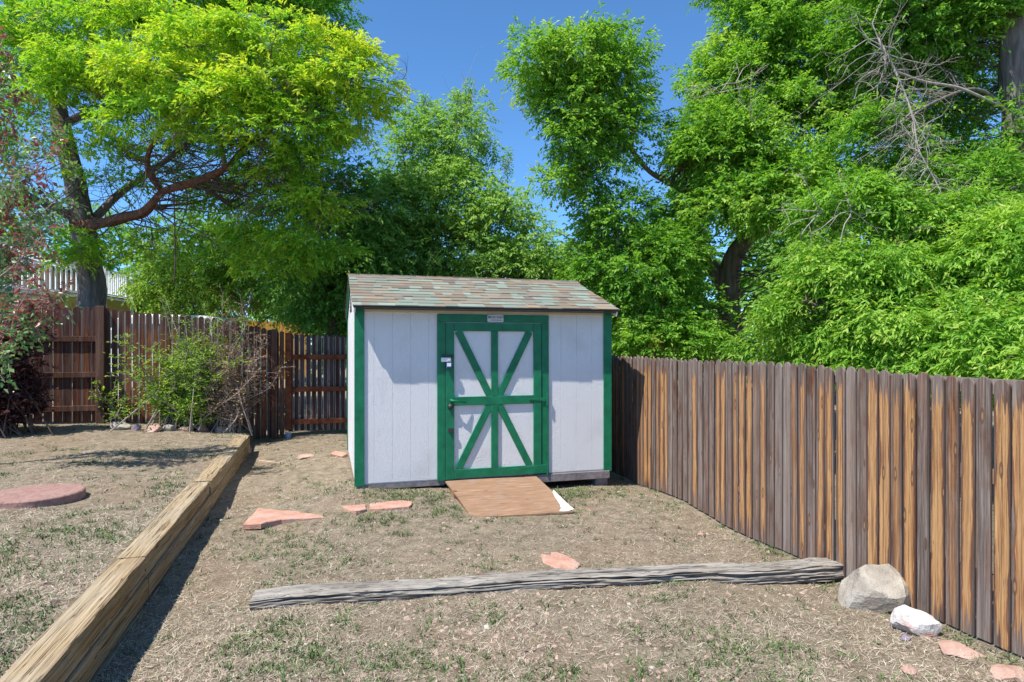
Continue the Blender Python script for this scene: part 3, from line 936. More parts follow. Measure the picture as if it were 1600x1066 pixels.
# ------------------------------------------------------------------ timbers
def timber_mesh(name, L, W, H, mat, seed, cracks=14, depth=.012, rough=.003, nl=140, seg=16, nick=None, smooth_n=17, soft=.008, lowamp=.002):
    """squared timber along +Y from 0 to L, base on z = 0, x from -W/2 to W/2, with real drying cracks along it"""
    rd = np.random.default_rng(seed)
    # ring of the cross-section with softened corners
    ring = []
    nr = []
    r = soft
    for (x0, z0, x1, z1, nx, nz) in ((-W / 2, 0, W / 2, 0, 0, -1), (W / 2, 0, W / 2, H, 1, 0), (W / 2, H, -W / 2, H, 0, 1), (-W / 2, H, -W / 2, 0, -1, 0)):
        for k in range(seg):
            s = (k + .5) / seg
            ring.append((x0 + (x1 - x0) * s, z0 + (z1 - z0) * s)); nr.append((nx, nz))
    ring = np.array(ring); nr = np.array(nr, float)
    nrs = (np.roll(nr, 1, 0) + nr * 2 + np.roll(nr, -1, 0)); nr = nrs / np.linalg.norm(nrs, axis=1, keepdims=True)
    for k in range(4):     # pull the corner points in a little
        for q in (k * seg, k * seg - 1): ring[q] -= np.sign(ring[q] - [0, H / 2]) * r * .35
    n = len(ring)
    t = np.linspace(0, 1, nl)
    disp = rd.normal(0, rough, (nl, n))
    ker = np.hanning(smooth_n + 2)[1:-1]; ker /= np.sqrt((ker ** 2).sum())
    disp = np.stack([np.convolve(disp[:, q], ker, 'same') for q in range(n)], 1)
    low = np.interp(t, np.linspace(0, 1, 9), rd.normal(0, lowamp, 9))
    disp += low[:, None]
    idx = np.arange(n)
    for _ in range(cracks):
        c0 = rd.uniform(0, n); L0 = rd.uniform(0, .9); L1 = L0 + rd.uniform(.08, .5)
        cen = c0 + np.interp(t, np.linspace(0, 1, 7), np.cumsum(rd.normal(0, .5, 7)))
        env = np.clip((t - L0) / .03, 0, 1) * np.clip((L1 - t) / .05, 0, 1)
        dd = np.abs((idx[None, :] - cen[:, None] + n / 2) % n - n / 2)
        disp -= depth * rd.uniform(.4, 1.2) * env[:, None] * np.exp(-(dd / .55) ** 2)
    co = np.zeros((nl, n, 3))
    co[:, :, 0] = ring[None, :, 0] + nr[None, :, 0] * disp
    co[:, :, 2] = ring[None, :, 1] + nr[None, :, 1] * disp
    co[:, :, 1] = t[:, None] * L
    co[0, :, 1] += rd.uniform(-.004, .006, n); co[-1, :, 1] += rd.uniform(-.006, .004, n)
    if nick is not None: nick(co, t)
    v = co.reshape(-1, 3)
    i = np.arange(nl - 1)[:, None] * n + np.arange(n)[None, :]
    j = np.arange(nl - 1)[:, None] * n + (np.arange(n)[None, :] + 1) % n
    q = np.stack([i, j, j + n, i + n], -1).reshape(-1, 4)
    # end caps as fans of quads (degenerate-free strips)
    cap = []
    for base in (0, (nl - 1) * n):
        for k in range(n // 2 - 1):
            a, b, c, d = base + k, base + k + 1, base + n - 2 - k, base + n - 1 - k
            cap.append((a, b, c, d) if base else (d, c, b, a))
    q = np.concatenate([q, np.array(cap)])
    me = quads_mesh(name, v, q, mat, True)
    me.set_sharp_from_angle(angle=R(38))
    return me


wall = empty('retaining_wall', ((WALL_R + WALL_L) / 2, -2.42, -.25))
tag(wall, 'low retaining wall of stacked yellow brown timbers running towards the back fence', 'retaining wall')
TW, THt = .185, .165
def course(z, joints, seed, dx=0.0, h=THt):
    for k in range(len(joints) - 1):
        a, b = joints[k], joints[k + 1]
        me = timber_mesh('timber', b - a - .012, TW, h - .02, M['timber'], seed + k, cracks=18, depth=.012, rough=.001, nl=int(60 * (b - a)) + 8, seg=15, soft=.004)
        o = link('timber', me, wall)
        o.location = (dx + random.uniform(-.006, .006), a + .006 + 2.42, z + .25)
        o.rotation_euler = (0, random.uniform(-.012, .012), random.uniform(-.0015, .0015))
course(-.01, [-7.4, -4.87, -2.42, .02, 2.1, WALL_END], 100)
course(-.178, [-7.4, -4.3, -2.35, .10, 1.9, WALL_END - .02], 120, -.006)
course(-.30, [-7.4, -4.9, -2.0, .5, WALL_END - .03], 140, .014, .12)

def tie_nick(co, t):
    # worn rounded top and a rotten split along the upper edge towards the right
    top = co[:, :, 2] > .07
    co[:, :, 2] -= np.where(top, .010 * (1 + np.sin(9 * t)[:, None] * .6 + np.sin(23 * t + 1)[:, None] * .4), 0)
    taper = np.clip((.06 - t) / .06, 0, 1)
    co[:, :, 2] *= (1 - .2 * taper[:, None])
tie_l = on_ground(398, 952); tie_r = on_ground(1333, 905)
tv = tie_r - tie_l
tie_me = timber_mesh('railroad_tie', float(np.linalg.norm(tv[:2])), .2, .135, M['tie'], 77, cracks=60, depth=.030, rough=.004, nl=330, seg=17, nick=tie_nick, smooth_n=13)
tie = link('railroad_tie', tie_me)
tie.location = (tie_l[0] - .02, tie_l[1] + .07, -.235)
tie.rotation_euler = (-.013, 0, math.atan2(tv[1], tv[0]) - R(90))
tag(tie, 'long weathered grey railroad tie lying across the yard in front of the shed', 'railroad tie')


# ------------------------------------------------------------------ stones
def rock(name, loc, size, mat, label, seed, rz=0.0, cuts=9, lump=.12, group=None, sub=3, cat='rock', tilt=0.0, dr=(.55, .85)):
    rd = random.Random(seed)
    bm = bmesh.new()
    bmesh.ops.create_icosphere(bm, subdivisions=sub, radius=1.0)
    for _ in range(cuts):
        n = Vector((rd.gauss(0, 1), rd.gauss(0, 1), rd.gauss(0, .8))).normalized(); d = rd.uniform(*dr)
        for v in bm.verts:
            e = v.co.dot(n) - d
            if e > 0: v.co -= n * e
    off = Vector((rd.uniform(0, 50), rd.uniform(0, 50), 0))
    for v in bm.verts:
        v.co *= 1 + lump * mnoise.noise(v.co * 1.6 + off) + .035 * mnoise.noise(v.co * 5 + off)
        v.co = Vector((v.co.x * size[0], v.co.y * size[1], v.co.z * size[2]))
    me = bpy.data.meshes.new(name); bm.to_mesh(me); bm.free(); me.materials.append(mat)
    o = link(name, me); o.location = loc; o.rotation_euler = (tilt, 0, rz)
    return tag(o, label, cat, group)


def grock(px, py, sx, sy, sz, mat, label, seed, **kw):
    p = on_ground(px, py)
    return rock('rock', (p[0], p[1] + sy * .5, p[2] + sz * .3), (sx, sy, sz), M[mat], label, seed, **kw)


grock(1386, 956, .285, .22, .24, 'rock_grey', 'large angular tan grey rock by the end of the railroad tie', 17, rz=.4, cuts=13, lump=.05, dr=(.48, .74))
grock(1444, 993, .145, .11, .14, 'rock_white', 'white and rust quartz rock against the foot of the picket fence', 8, rz=-.7, cuts=10, tilt=.2)
grock(1508, 1028, .15, .09, .05, 'rock_pink', 'low flat pink rock half buried by the fence, nearest the right corner', 12, rz=-.5)
grock(1590, 1062, .12, .09, .04, 'rock_pink', 'pink stone cut off by the lower right corner of the picture', 14, rz=.3)
row = [(186, 672, .16, .11, 'rock_grey', 'pale grey rock at the left end of the row under the shrubs'),
       (213, 673, .09, .08, 'rock_purple', 'small purple grey pointed rock in the row under the shrubs'),
       (240, 675, .15, .10, 'rock_pink', 'brown pink slanted rock in the row, in front of the green shrub'),
       (262, 674, .12, .08, 'rock_grey', 'rounded tan rock in the middle of the row under the green shrub'),
       (290, 674, .13, .06, 'rock_pink', 'flat orange tan stone in the row, right of the rounded tan rock'),
       (315, 674, .14, .11, 'rock_pink', 'pink rock leaning against the upper rock near the timber wall end'),
       (331, 669, .13, .11, 'rock_pink', 'topmost pale pink rock of the row, under the rusty shrub'),
       (346, 676, .14, .08, 'rock_pink', 'dull red rock at the right end of the row, next to the timber wall')]
for k, (px, py, s, hgt, mt, lb) in enumerate(row):
    grock(px, py, s, s * .7, hgt, mt, lb, 40 + k, rz=k * .9, group='rocks along the edge of the shrub bed')


def slab(name, pts, th, mat, label, cat, group=None, lift=.012):
    P = [on_ground(*p) for p in pts]
    c = np.mean(P, axis=0)
    n = len(P)
    ol = []
    rd = random.Random(len(pts) * 7 + int(c[0] * 10))
    for i in range(n):
        for s in (0, .33, .66):
            q = P[i] * (1 - s) + P[(i + 1) % n] * s
            ol.append((q[0] - c[0] + rd.uniform(-.008, .008), q[1] - c[1] + rd.uniform(-.008, .008)))
    k = len(ol)
    zc = max(p[2] for p in P) * .5 + c[2] * .5 + lift
    vs = [(x, y, -th) for x, y in ol] + [(x, y, -.006) for x, y in ol] + [(x * .965, y * .95, .0 + rd.uniform(-.002, .002)) for x, y in ol] + [(0, 0, .002)]
    fs = [(i, (i + 1) % k, k + (i + 1) % k, k + i) for i in range(k)] + [(k + i, k + (i + 1) % k, 2 * k + (i + 1) % k, 2 * k + i) for i in range(k)]
    fs += [(2 * k + i, 2 * k + (i + 1) % k, 3 * k) for i in range(k)]
    o = MB().add(vs, fs).build(name, M[mat])
    o.location = (c[0], c[1], zc)
    return tag(o, label, cat, group)


FL = 'sandstone flagstones set in the yard'
slab('flagstone', [(381, 829), (402, 801), (440, 799), (470, 797), (497, 803), (510, 809), (470, 815), (440, 819), (408, 829)], .05, 'flagstone', 'large wedge shaped pink flagstone nearest the timber wall', 'flagstone', FL, .012)
slab('flagstone', [(532, 792), (571, 787), (572, 800), (556, 805), (545, 802)], .05, 'flagstone', 'small pink flagstone, left of the pair in front of the shed', 'flagstone', FL)
slab('flagstone', [(577, 787), (618, 784), (645, 787), (640, 796), (600, 799), (577, 800)], .05, 'flagstone', 'long pink flagstone, right of the pair in front of the shed', 'flagstone', FL)
slab('flagstone', [(843, 864), (868, 863), (893, 873), (908, 885), (900, 893), (875, 892), (850, 880)], .05, 'flagstone', 'half buried pink flagstone just behind the railroad tie', 'flagstone', FL, .006)

p = at(56, 781, 5.84)
st = MB()
ns = 56
prof = [(.375, -.06), (.385, -.055), (.385, .028), (.378, .036), (.365, .04), (.2, .041)]
vs = []; fs = []
for r, z in prof:
    for k in range(ns): vs.append((r * math.cos(2 * math.pi * k / ns), r * math.sin(2 * math.pi * k / ns), z + .001 * math.sin(k * 3.3)))
for a in range(len(prof) - 1):
    for k in range(ns): fs.append((a * ns + k, a * ns + (k + 1) % ns, (a + 1) * ns + (k + 1) % ns, (a + 1) * ns + k))
vs.append((0, 0, .042)); c0 = len(vs) - 1
for k in range(ns): fs.append(((len(prof) - 1) * ns + k, (len(prof) - 1) * ns + (k + 1) % ns, c0))
sto = st.add(vs, fs).build('stepping_stone', M['paver_red'])
sto.location = (p[0], p[1], gz(p[0], p[1]) + .03)
tag(sto, 'large round red concrete stepping stone on the dry lawn', 'stepping stone')

# board and brick between the wall end and the shed
pa = on_ground(405, 721); pb = on_ground(552, 723)
v = pb - pa
L = float(np.linalg.norm(v[:2]))
bo = MB().box(0, L, -.02, .02, -.03, .022).build('edging_board', M['rock_pink'], None, bevel=.006)
bo.location = (pa[0], pa[1], pa[2]); bo.rotation_euler = (0, 0, math.atan2(v[1], v[0]))
tag(bo, 'thin half buried edging strip between the timber wall and the shed', 'edging')
p = on_ground(530, 713)
br = MB().box(-.11, .11, -.055, .055, -.02, .045).build('brick', M['flagstone'], None, bevel=.005)
br.location = (p[0], p[1], p[2]); br.rotation_euler = (.25, .1, -.75)
tag(br, 'pale orange brick lying tilted in the dirt beside the shed', 'brick')
p = on_ground(477, 716)
rock('rock', (p[0], p[1], p[2] + .02), (.14, .08, .04), M['rock_pink'], 'flat reddish stone on the bare dirt in front of the gate', 91)
p = on_ground(386, 708)
rock('rock', (p[0], p[1], p[2] + .06), (.07, .07, .11), M['rock_pink'], 'upright dark red stone at the far end of the timber wall', 92)
for k, (px, py, sz, lb) in enumerate(((1096, 838, .045, 'small pink stone on the grass midway along the fence'), (700, 860, .028, 'small pale pebble in the middle of the yard'),
                                      (1415, 1000, .04, 'small blue grey stone just below the white rock'), (345, 815, .03, 'grey pebble at the edge of the wall shadow'), (1420, 1052, .05, 'flat pinkish stone on the bare soil near the bottom edge'))):
    p = on_ground(px, py)
    rock('rock', (p[0], p[1], p[2] + sz * .3), (sz, sz * .8, sz * .55), M[('rock_pink', 'rock_pink', 'rock_purple', 'rock_grey', 'rock_pink')[k]], lb, 60 + k, sub=2)

# ------------------------------------------------------------------ foliage
def leaf_quads(P, Dv, N, L, W, fold=.16):
    side = nrm(np.cross(Dv, N)); Nn = np.cross(side, Dv)
    L = L[:, None]; W = W[:, None]
    mid = P + Dv * L * .45
    a = P; b = mid + side * W * .5 + Nn * W * fold; c = P + Dv * L - Nn * L * .08; d = mid - side * W * .5 + Nn * W * fold
    co = np.stack([a, b, c, d], 1).reshape(-1, 3)
    return co, np.arange(len(co), dtype=np.int32).reshape(-1, 4)


def sprays(o, d, ln, K, leafL, leafW, droop=.35, ldroop=.25, spread=.85, tint0=None, tipt=.25, jit=.25, flat=.8, rng=RNG):
    """o, d, ln: twig starts, directions, lengths. returns leaf arrays"""
    S = len(o)
    t = (np.arange(K) + .6) / K
    T = t[None, :, None]
    pos = o[:, None] + d[:, None] * ln[:, None, None] * T
    pos[:, :, 2] -= droop * ln[:, None] * t[None, :] ** 2
    tan = np.repeat(d[:, None], K, 1).copy(); tan[:, :, 2] -= 2 * droop * t[None, :]
    tan = nrm(tan)
    upv = np.array([0, 0, 1.0]) + rng.normal(0, .35, (S, 1, 3))
    perp = nrm(np.cross(tan, upv))
    sgn = np.where(np.arange(K) % 2 == 0, 1.0, -1.0)[None, :, None]
    ld = tan * (.45 + .5 * T) + sgn * perp * spread * (1 - .4 * T) + rng.normal(0, jit, (S, K, 3))
    ld[:, :, 2] -= ldroop
    ld = nrm(ld)
    N = nrm(np.array([0, 0, flat]) + rng.normal(0, .45, (S, K, 3)))
    n = S * K
    Ls = leafL * rng.uniform(.5, 1.35, n); Ws = leafW * rng.uniform(.65, 1.3, n)
    pos = pos + rng.normal(0, .012, pos.shape)
    tn = tint0[:, None] + tipt * (t[None, :] - .5) + rng.normal(0, .10, (S, K))
    return pos.reshape(-1, 3), ld.reshape(-1, 3), N.reshape(-1, 3), Ls, Ws, np.clip(tn.ravel(), 0, 1)


def lobe(px, py, d, rx, ry, rz, n=1.0, tint=0.0):
    """crown lobe given by where it stands in the view: centre, radii (px across, px high, metres deep)"""
    return (at(px, py, d), rx * d / FPX, rz, ry * d / FPX, n, tint)


def crown(lobes, per_m2, spb, K, leafL, leafW, bough=.5, thick=.22, slen=.32, base=.45, droop=.35, ldroop=.25, tipt=.2, inner=.5, spread=.85, rng=RNG, keep=None, lift=.12):
    O = []; Dd = []; Ln = []; T0 = []; BC = []
    Rz = YAW
    ca, sa = math.cos(-Rz), math.sin(-Rz)
    for c, rx, ry, rz, dens, tint in lobes:
        area = 4 * math.pi * (((rx * ry) ** 1.6 + (rx * rz) ** 1.6 + (ry * rz) ** 1.6) / 3) ** (1 / 1.6)
        nb = max(3, int(area * per_m2 * dens))
        dirs = nrm(rng.normal(0, 1, (nb, 3)))
        rad = rng.uniform(inner, 1.0, nb) ** .6
        loc = dirs * rad[:, None] * np.array([rx, ry, rz])
        loc[:, :2] = np.stack([loc[:, 0] * ca - loc[:, 1] * sa, loc[:, 0] * sa + loc[:, 1] * ca], 1)
        outw = nrm(loc + 1e-6)
        bc = c + loc
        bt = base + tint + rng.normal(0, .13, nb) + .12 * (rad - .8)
        BC.append(bc)
        bs = bough * rng.uniform(.65, 1.35, nb)
        m = nb * spb
        bi = np.repeat(np.arange(nb), spb)
        th = rng.uniform(0, 2 * math.pi, m); rr = np.sqrt(rng.uniform(0, 1, m)) * bs[bi]
        off = np.stack([np.cos(th) * rr, np.sin(th) * rr, rng.normal(0, thick, m) * bs[bi]], 1)
        # the bough disc tips with its outward direction
        off[:, 2] += (off[:, 0] * outw[bi, 0] + off[:, 1] * outw[bi, 1]) * np.clip(outw[bi, 2], -.5, .6) * -.45 + .1 * bs[bi]
        off[:, 2] -= .35 * rr ** 2 / np.maximum(bs[bi], .1)
        o = bc[bi] + off
        d = nrm(nrm(off + 1e-6) * .8 + outw[bi] * .7 + rng.normal(0, .35, (m, 3)) + np.array([0, 0, lift]))
        O.append(o); Dd.append(d); Ln.append(slen * rng.uniform(.6, 1.3, m)); T0.append(bt[bi] + rng.normal(0, .07, m))
    O = np.concatenate(O); Dd = np.concatenate(Dd); Ln = np.concatenate(Ln); T0 = np.concatenate(T0)
    if keep is not None:
        q = keep(O); O, Dd, Ln, T0 = O[q], Dd[q], Ln[q], T0[q]
    arr = sprays(O, Dd, Ln, K, leafL, leafW, droop, ldroop, spread, T0, tipt, rng=rng)
    return arr, np.concatenate(BC)


def crown_obj(name, arr, mat, parent):
    P, Dv, N, L, W, T = arr
    co, q = leaf_quads(P, Dv, N, L, W)
    return link(name, quads_mesh(name, co, q, mat, False, T), parent)


def curve_path(pts, n=6):
    """smooth path through points (Catmull-Rom)"""
    P = [np.array(p, float) for p in pts]
    P = [2 * P[0] - P[1]] + P + [2 * P[-1] - P[-2]]
    out = []
    for i in range(1, len(P) - 2):
        for k in range(n):
            t = k / n
            a, b, c, d = P[i - 1], P[i], P[i + 1], P[i + 2]
            out.append(.5 * ((2 * b) + (-a + c) * t + (2 * a - 5 * b + 4 * c - d) * t * t + (-a + 3 * b - 3 * c + d) * t ** 3))
    out.append(P[-2])
    return out


def limbs(mb, specs, sides=9, wob=.35):
    """specs: (points, r0, r1). returns sample points with radii for attaching boughs"""
    S = []
    for pts, r0, r1 in specs:
        path = curve_path(pts, 7)
        n = len(path)
        rad = [r0 + (r1 - r0) * (i / (n - 1)) ** .8 for i in range(n)]
        mb.tube(path, rad, sides, True, wob)
        S += [(p, r) for p, r in zip(path, rad)]
    return S


def twigs_to(mb, S, BC, rmax=.03, frac=1.0, rng=RNG):
    SP = np.array([p for p, r in S])
    for b in BC:
        if rng.uniform() > frac: continue
        dd = np.linalg.norm(SP - b, axis=1) + np.maximum(0, SP[:, 2] - b[2]) * 1.2
        k = int(np.argmin(dd)); a = SP[k]; ln = np.linalg.norm(b - a)
        if ln < .15: continue
        r = min(S[k][1] * .6, rmax, .006 + .006 * ln)
        m1 = a + (b - a) * .35 + rng.normal(0, .08 * ln, 3) + np.array([0, 0, -.04 * ln])
        m2 = a + (b - a) * .7 + rng.normal(0, .07 * ln, 3) + np.array([0, 0, .05 * ln])
        mb.tube([a, m1, m2, b], [r, r * .8, r * .55, r * .3], 4, False)


def rec_twig(mb, p, d, ln, r, depth, rng, up=0.0, gen=(2, 4), bend=.25):
    pts = [p]; q = p.copy(); dd = d.copy()
    for _ in range(4):
        dd = nrm(dd + rng.normal(0, bend, 3) + np.array([0, 0, up])); q = q + dd * ln / 4; pts.append(q)
    mb.tube(pts, [r, r * .85, r * .7, r * .55, r * .4], 4 if depth < 2 else 5, False)
    if depth > 0:
        for _ in range(rng.integers(*gen)):
            k = rng.integers(1, 5)
            rec_twig(mb, pts[k], nrm(dd + rng.normal(0, .75, 3)), ln * rng.uniform(.4, .75), r * .5, depth - 1, rng, up, gen, bend)


def tree(name, label, cat, base, barkmat, leafmat, lobes, specs, crown_kw, group=None, twfrac=1.0, rmax=.03, leafname='crown', limb=None):
    t = empty(name, tuple(base))
    tag(t, label, cat, group)
    arr, BC = crown(lobes, **crown_kw)
    off = np.array(base)
    mb = MB()
    S = limbs(mb, specs)
    if limb:
        lm = MB(); S += limbs(lm, limb[1], 12, .9)
        lm.v = [tuple(np.array(v) - off) for v in lm.v]
        lm.build('limb', M[limb[0]], t, True)
    twigs_to(mb, S, BC, rmax, twfrac)
    mb.v = [tuple(np.array(v) - off) for v in mb.v]
    mb.build('trunk', M[barkmat], t, True)
    arr = (arr[0] - off,) + arr[1:]
    crown_obj(leafname, arr, M[leafmat], t)
    return t


# --- honey locust behind the left fence
b0 = at(150, 0, 12.6); b0[2] = gz(b0[0], b0[1]) - .1
def L_(px, py, d): return at(px, py, d)
loc_specs = [([b0, L_(146, 520, 12.6), L_(143, 440, 12.6), L_(130, 350, 12.6), L_(112, 260, 12.7), L_(92, 180, 12.8), L_(75, 90, 13), L_(62, -20, 13.2), L_(55, -140, 13.4)], .30, .10),
             ([L_(118, 352, 12.5), L_(165, 347, 12.1), L_(225, 330, 11.6), L_(255, 300, 11.3), L_(300, 285, 11.1), L_(352, 262, 10.8), L_(385, 228, 10.6), L_(420, 205, 10.4), L_(470, 165, 10.3), L_(530, 130, 10.2)], .105, .02),
             ([L_(255, 302, 11.3), L_(232, 262, 11.2), L_(240, 225, 11.0), L_(280, 180, 10.8), L_(320, 120, 10.6)], .06, .015),
             ([L_(130, 345, 12.6), L_(85, 325, 12.2), L_(40, 300, 11.6), L_(0, 240, 11)], .09, .02),
             ([L_(150, 340, 12.8), L_(190, 300, 13.2), L_(260, 250, 13.8), L_(340, 180, 14.2), L_(420, 90, 14.6)], .1, .02),
             ([L_(98, 195, 12.8), L_(130, 180, 12.5), L_(190, 175, 12.0), L_(250, 140, 11.6), L_(330, 60, 11.3)], .085, .02),
             ([L_(90, 170, 12.8), L_(60, 110, 12.2), L_(20, 60, 11.6)], .08, .02),
             ([L_(80, 110, 13), L_(140, 30, 12.6), L_(250, -40, 12.2), L_(380, -90, 12)], .09, .02),
             ([L_(352, 262, 10.8), L_(400, 280, 10.8), L_(450, 300, 10.9), L_(500, 320, 11)], .03, .01),
             ([L_(352, 262, 10.8), L_(345, 200, 10.5), L_(390, 150, 10.3), L_(420, 80, 10.2)], .05, .012)]
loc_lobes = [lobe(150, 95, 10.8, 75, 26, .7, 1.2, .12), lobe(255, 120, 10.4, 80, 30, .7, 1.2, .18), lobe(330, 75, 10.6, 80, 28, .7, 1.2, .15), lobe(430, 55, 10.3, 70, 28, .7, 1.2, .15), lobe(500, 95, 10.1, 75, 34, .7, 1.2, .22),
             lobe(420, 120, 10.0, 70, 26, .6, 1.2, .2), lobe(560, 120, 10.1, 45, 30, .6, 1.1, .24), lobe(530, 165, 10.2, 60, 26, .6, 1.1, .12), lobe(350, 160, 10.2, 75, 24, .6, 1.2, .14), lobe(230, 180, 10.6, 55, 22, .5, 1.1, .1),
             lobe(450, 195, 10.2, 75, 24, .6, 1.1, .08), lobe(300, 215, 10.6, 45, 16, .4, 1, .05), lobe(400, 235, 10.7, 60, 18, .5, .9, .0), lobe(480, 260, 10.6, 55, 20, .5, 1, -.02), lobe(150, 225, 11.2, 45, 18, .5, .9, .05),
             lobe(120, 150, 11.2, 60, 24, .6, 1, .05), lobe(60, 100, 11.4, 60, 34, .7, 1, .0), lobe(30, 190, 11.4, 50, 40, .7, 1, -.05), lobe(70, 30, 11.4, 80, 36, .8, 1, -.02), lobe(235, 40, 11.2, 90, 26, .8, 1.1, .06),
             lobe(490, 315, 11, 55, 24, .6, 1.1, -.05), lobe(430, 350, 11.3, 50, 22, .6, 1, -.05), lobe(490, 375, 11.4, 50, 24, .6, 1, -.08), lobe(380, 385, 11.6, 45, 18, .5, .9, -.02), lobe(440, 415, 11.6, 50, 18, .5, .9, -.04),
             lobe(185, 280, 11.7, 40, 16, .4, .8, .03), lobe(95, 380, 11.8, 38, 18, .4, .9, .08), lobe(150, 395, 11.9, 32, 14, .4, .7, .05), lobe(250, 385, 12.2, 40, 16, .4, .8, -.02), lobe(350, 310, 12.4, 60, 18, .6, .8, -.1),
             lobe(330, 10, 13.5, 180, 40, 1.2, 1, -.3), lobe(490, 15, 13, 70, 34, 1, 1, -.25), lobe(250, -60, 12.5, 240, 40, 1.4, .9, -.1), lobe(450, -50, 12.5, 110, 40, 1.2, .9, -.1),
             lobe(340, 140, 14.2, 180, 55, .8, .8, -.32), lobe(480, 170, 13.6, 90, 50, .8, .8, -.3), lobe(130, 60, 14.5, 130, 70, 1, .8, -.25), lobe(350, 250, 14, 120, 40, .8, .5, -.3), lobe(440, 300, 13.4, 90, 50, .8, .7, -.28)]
tree('locust_tree', 'large yellow green locust tree with a crooked red limb behind the back fence', 'tree', b0, 'bark_grey', 'leaf_locust', loc_lobes, [q for i, q in enumerate(loc_specs) if i not in (1, 2)],
     dict(per_m2=3.0, spb=26, K=11, leafL=.095, leafW=.036, bough=.30, thick=.16, slen=.26, base=.5, droop=.3, ldroop=.1, lift=.2, tipt=.3, inner=.45), limb=('bark_red', loc_specs[1:3]))

# bare inner twigs of the locust
mb = MB(); rg = np.random.default_rng(15)
loc = [o for o in bpy.data.objects if o.name.startswith('locust_tree')][0]
for pts, r0, r1 in loc_specs[1:]:
    path = curve_path(pts, 4)
    for p_ in path[2:]:
        for _ in range(2):
            rec_twig(mb, p_, nrm(rg.normal(0, 1, 3) * np.array([1, .6, .6]) + np.array([.3, 0, -.1])), rg.uniform(.5, 1.3), .012, 2, rg, .0, (2, 4), .3)
mb.v = [tuple(np.array(v) - b0) for v in mb.v]
mb.build('bare_twigs', M['twig_dark'], loc, True)

# --- central boxelder behind the shed
bc_ = at(650, 0, 16.5); bc_[2] = -.3
cen_specs = [([bc_, at(652, 480, 16.5), at(660, 400, 16.5), at(680, 320, 16.4), at(705, 240, 16.3), at(725, 170, 16.2)], .22, .02),
             ([at(655, 430, 16.5), at(700, 390, 16), at(760, 350, 15.6), at(800, 320, 15.4)], .09, .02),
             ([at(655, 440, 16.5), at(610, 390, 16), at(570, 360, 15.8), at(540, 330, 15.6)], .09, .02),
             ([at(672, 350, 16.4), at(640, 300, 16), at(630, 240, 15.8)], .07, .015),
             ([at(660, 470, 16.5), at(740, 450, 16), at(820, 440, 15.6)], .07, .02)]
cen_lobes = [lobe(700, 225, 16.2, 55, 48, .9, .8, .1), lobe(650, 250, 16, 55, 50, .9, .9, .05), lobe(730, 180, 16.2, 25, 35, .5, .6, .15), lobe(650, 185, 16.2, 30, 25, .5, .6, .05), lobe(640, 320, 15.6, 75, 50, 1, 1, 0),
             lobe(720, 310, 15.6, 60, 50, .9, 1, .02), lobe(780, 345, 15.4, 50, 40, .9, .9, .08), lobe(835, 395, 15.4, 42, 42, .8, .9, .08), lobe(700, 390, 15.2, 110, 45, 1, 1, .05), lobe(620, 400, 15.4, 70, 50, 1, 1, -.1),
             lobe(800, 430, 15.2, 90, 40, .9, 1, .05), lobe(600, 320, 16.2, 40, 40, .7, .8, -.05), lobe(700, 470, 15.6, 200, 40, .9, 1, -.05), lobe(890, 470, 15.6, 60, 40, .8, 1, 0)]
tree('boxelder_tree', 'bushy green tree with thin top shoots standing right behind the shed', 'tree', bc_, 'bark_brown', 'leaf_ash', cen_lobes, cen_specs,
     dict(per_m2=3.8, spb=20, K=9, leafL=.115, leafW=.050, lift=.4, bough=.38, thick=.3, slen=.32, base=.5, droop=.4, ldroop=.3, tipt=.25))
# bare top shoots belong to it
# --- dark ash left of it
bd = at(520, 0, 14.6); bd[2] = -.2
dark_specs = [([bd, at(520, 480, 14.6), at(515, 400, 14.6), at(505, 330, 14.5), at(500, 270, 14.5)], .18, .03), ([at(518, 440, 14.6), at(560, 380, 14.3), at(590, 330, 14.2)], .08, .02),
              ([at(518, 450, 14.6), at(470, 400, 14.3), at(440, 360, 14)], .07, .02)]
dark_lobes = [lobe(520, 290, 14.4, 50, 40, .8, 1, 0), lobe(560, 340, 14.2, 55, 50, .9, 1, 0), lobe(500, 370, 14.2, 70, 50, .9, 1, .05), lobe(560, 420, 14.2, 70, 50, .9, 1, -.05), lobe(480, 440, 14.4, 55, 45, .8, 1, 0), lobe(540, 480, 14.4, 80, 35, .8, 1, -.05), lobe(600, 470, 14.6, 60, 40, .8, 1, -.05)]
tree('ash_tree', 'dark green tree just left of the shed roof, behind the gate', 'tree', bd, 'bark_brown', 'leaf_dark', dark_lobes, dark_specs,
     dict(per_m2=3.0, spb=24, K=10, leafL=.11, leafW=.046, bough=.45, thick=.25, slen=.32, base=.45, droop=.4, ldroop=.3))

# --- pale willow-like tree far left behind the fence
bw = at(260, 0, 18); bw[2] = 0
w_specs = [([bw, at(265, 500, 18), at(270, 430, 18), at(280, 370, 18)], .16, .03), ([at(268, 440, 18), at(330, 400, 17.6), at(380, 370, 17.4)], .08, .02), ([at(268, 450, 18), at(250, 410, 17.8)], .05, .02)]
w_lobes = [lobe(300, 395, 17.8, 60, 50, 1, 1, .1), lobe(330, 400, 17.6, 80, 55, 1, 1, .1), lobe(325, 450, 17.4, 90, 35, 1, 1, .05), lobe(410, 415, 17.4, 50, 40, .9, .9, 0), lobe(265, 445, 17.6, 30, 40, .8, 1, .1), lobe(470, 460, 17.8, 50, 30, .8, .9, 0)]
tree('willow_tree', 'pale green airy tree beyond the back fence, between the deck and the gate', 'tree', bw, 'bark_brown', 'leaf_shrub', w_lobes, w_specs,
     dict(per_m2=2.0, spb=20, K=10, leafL=.14, leafW=.05, bough=.55, thick=.3, slen=.4, base=.45, droop=.5, ldroop=.35))

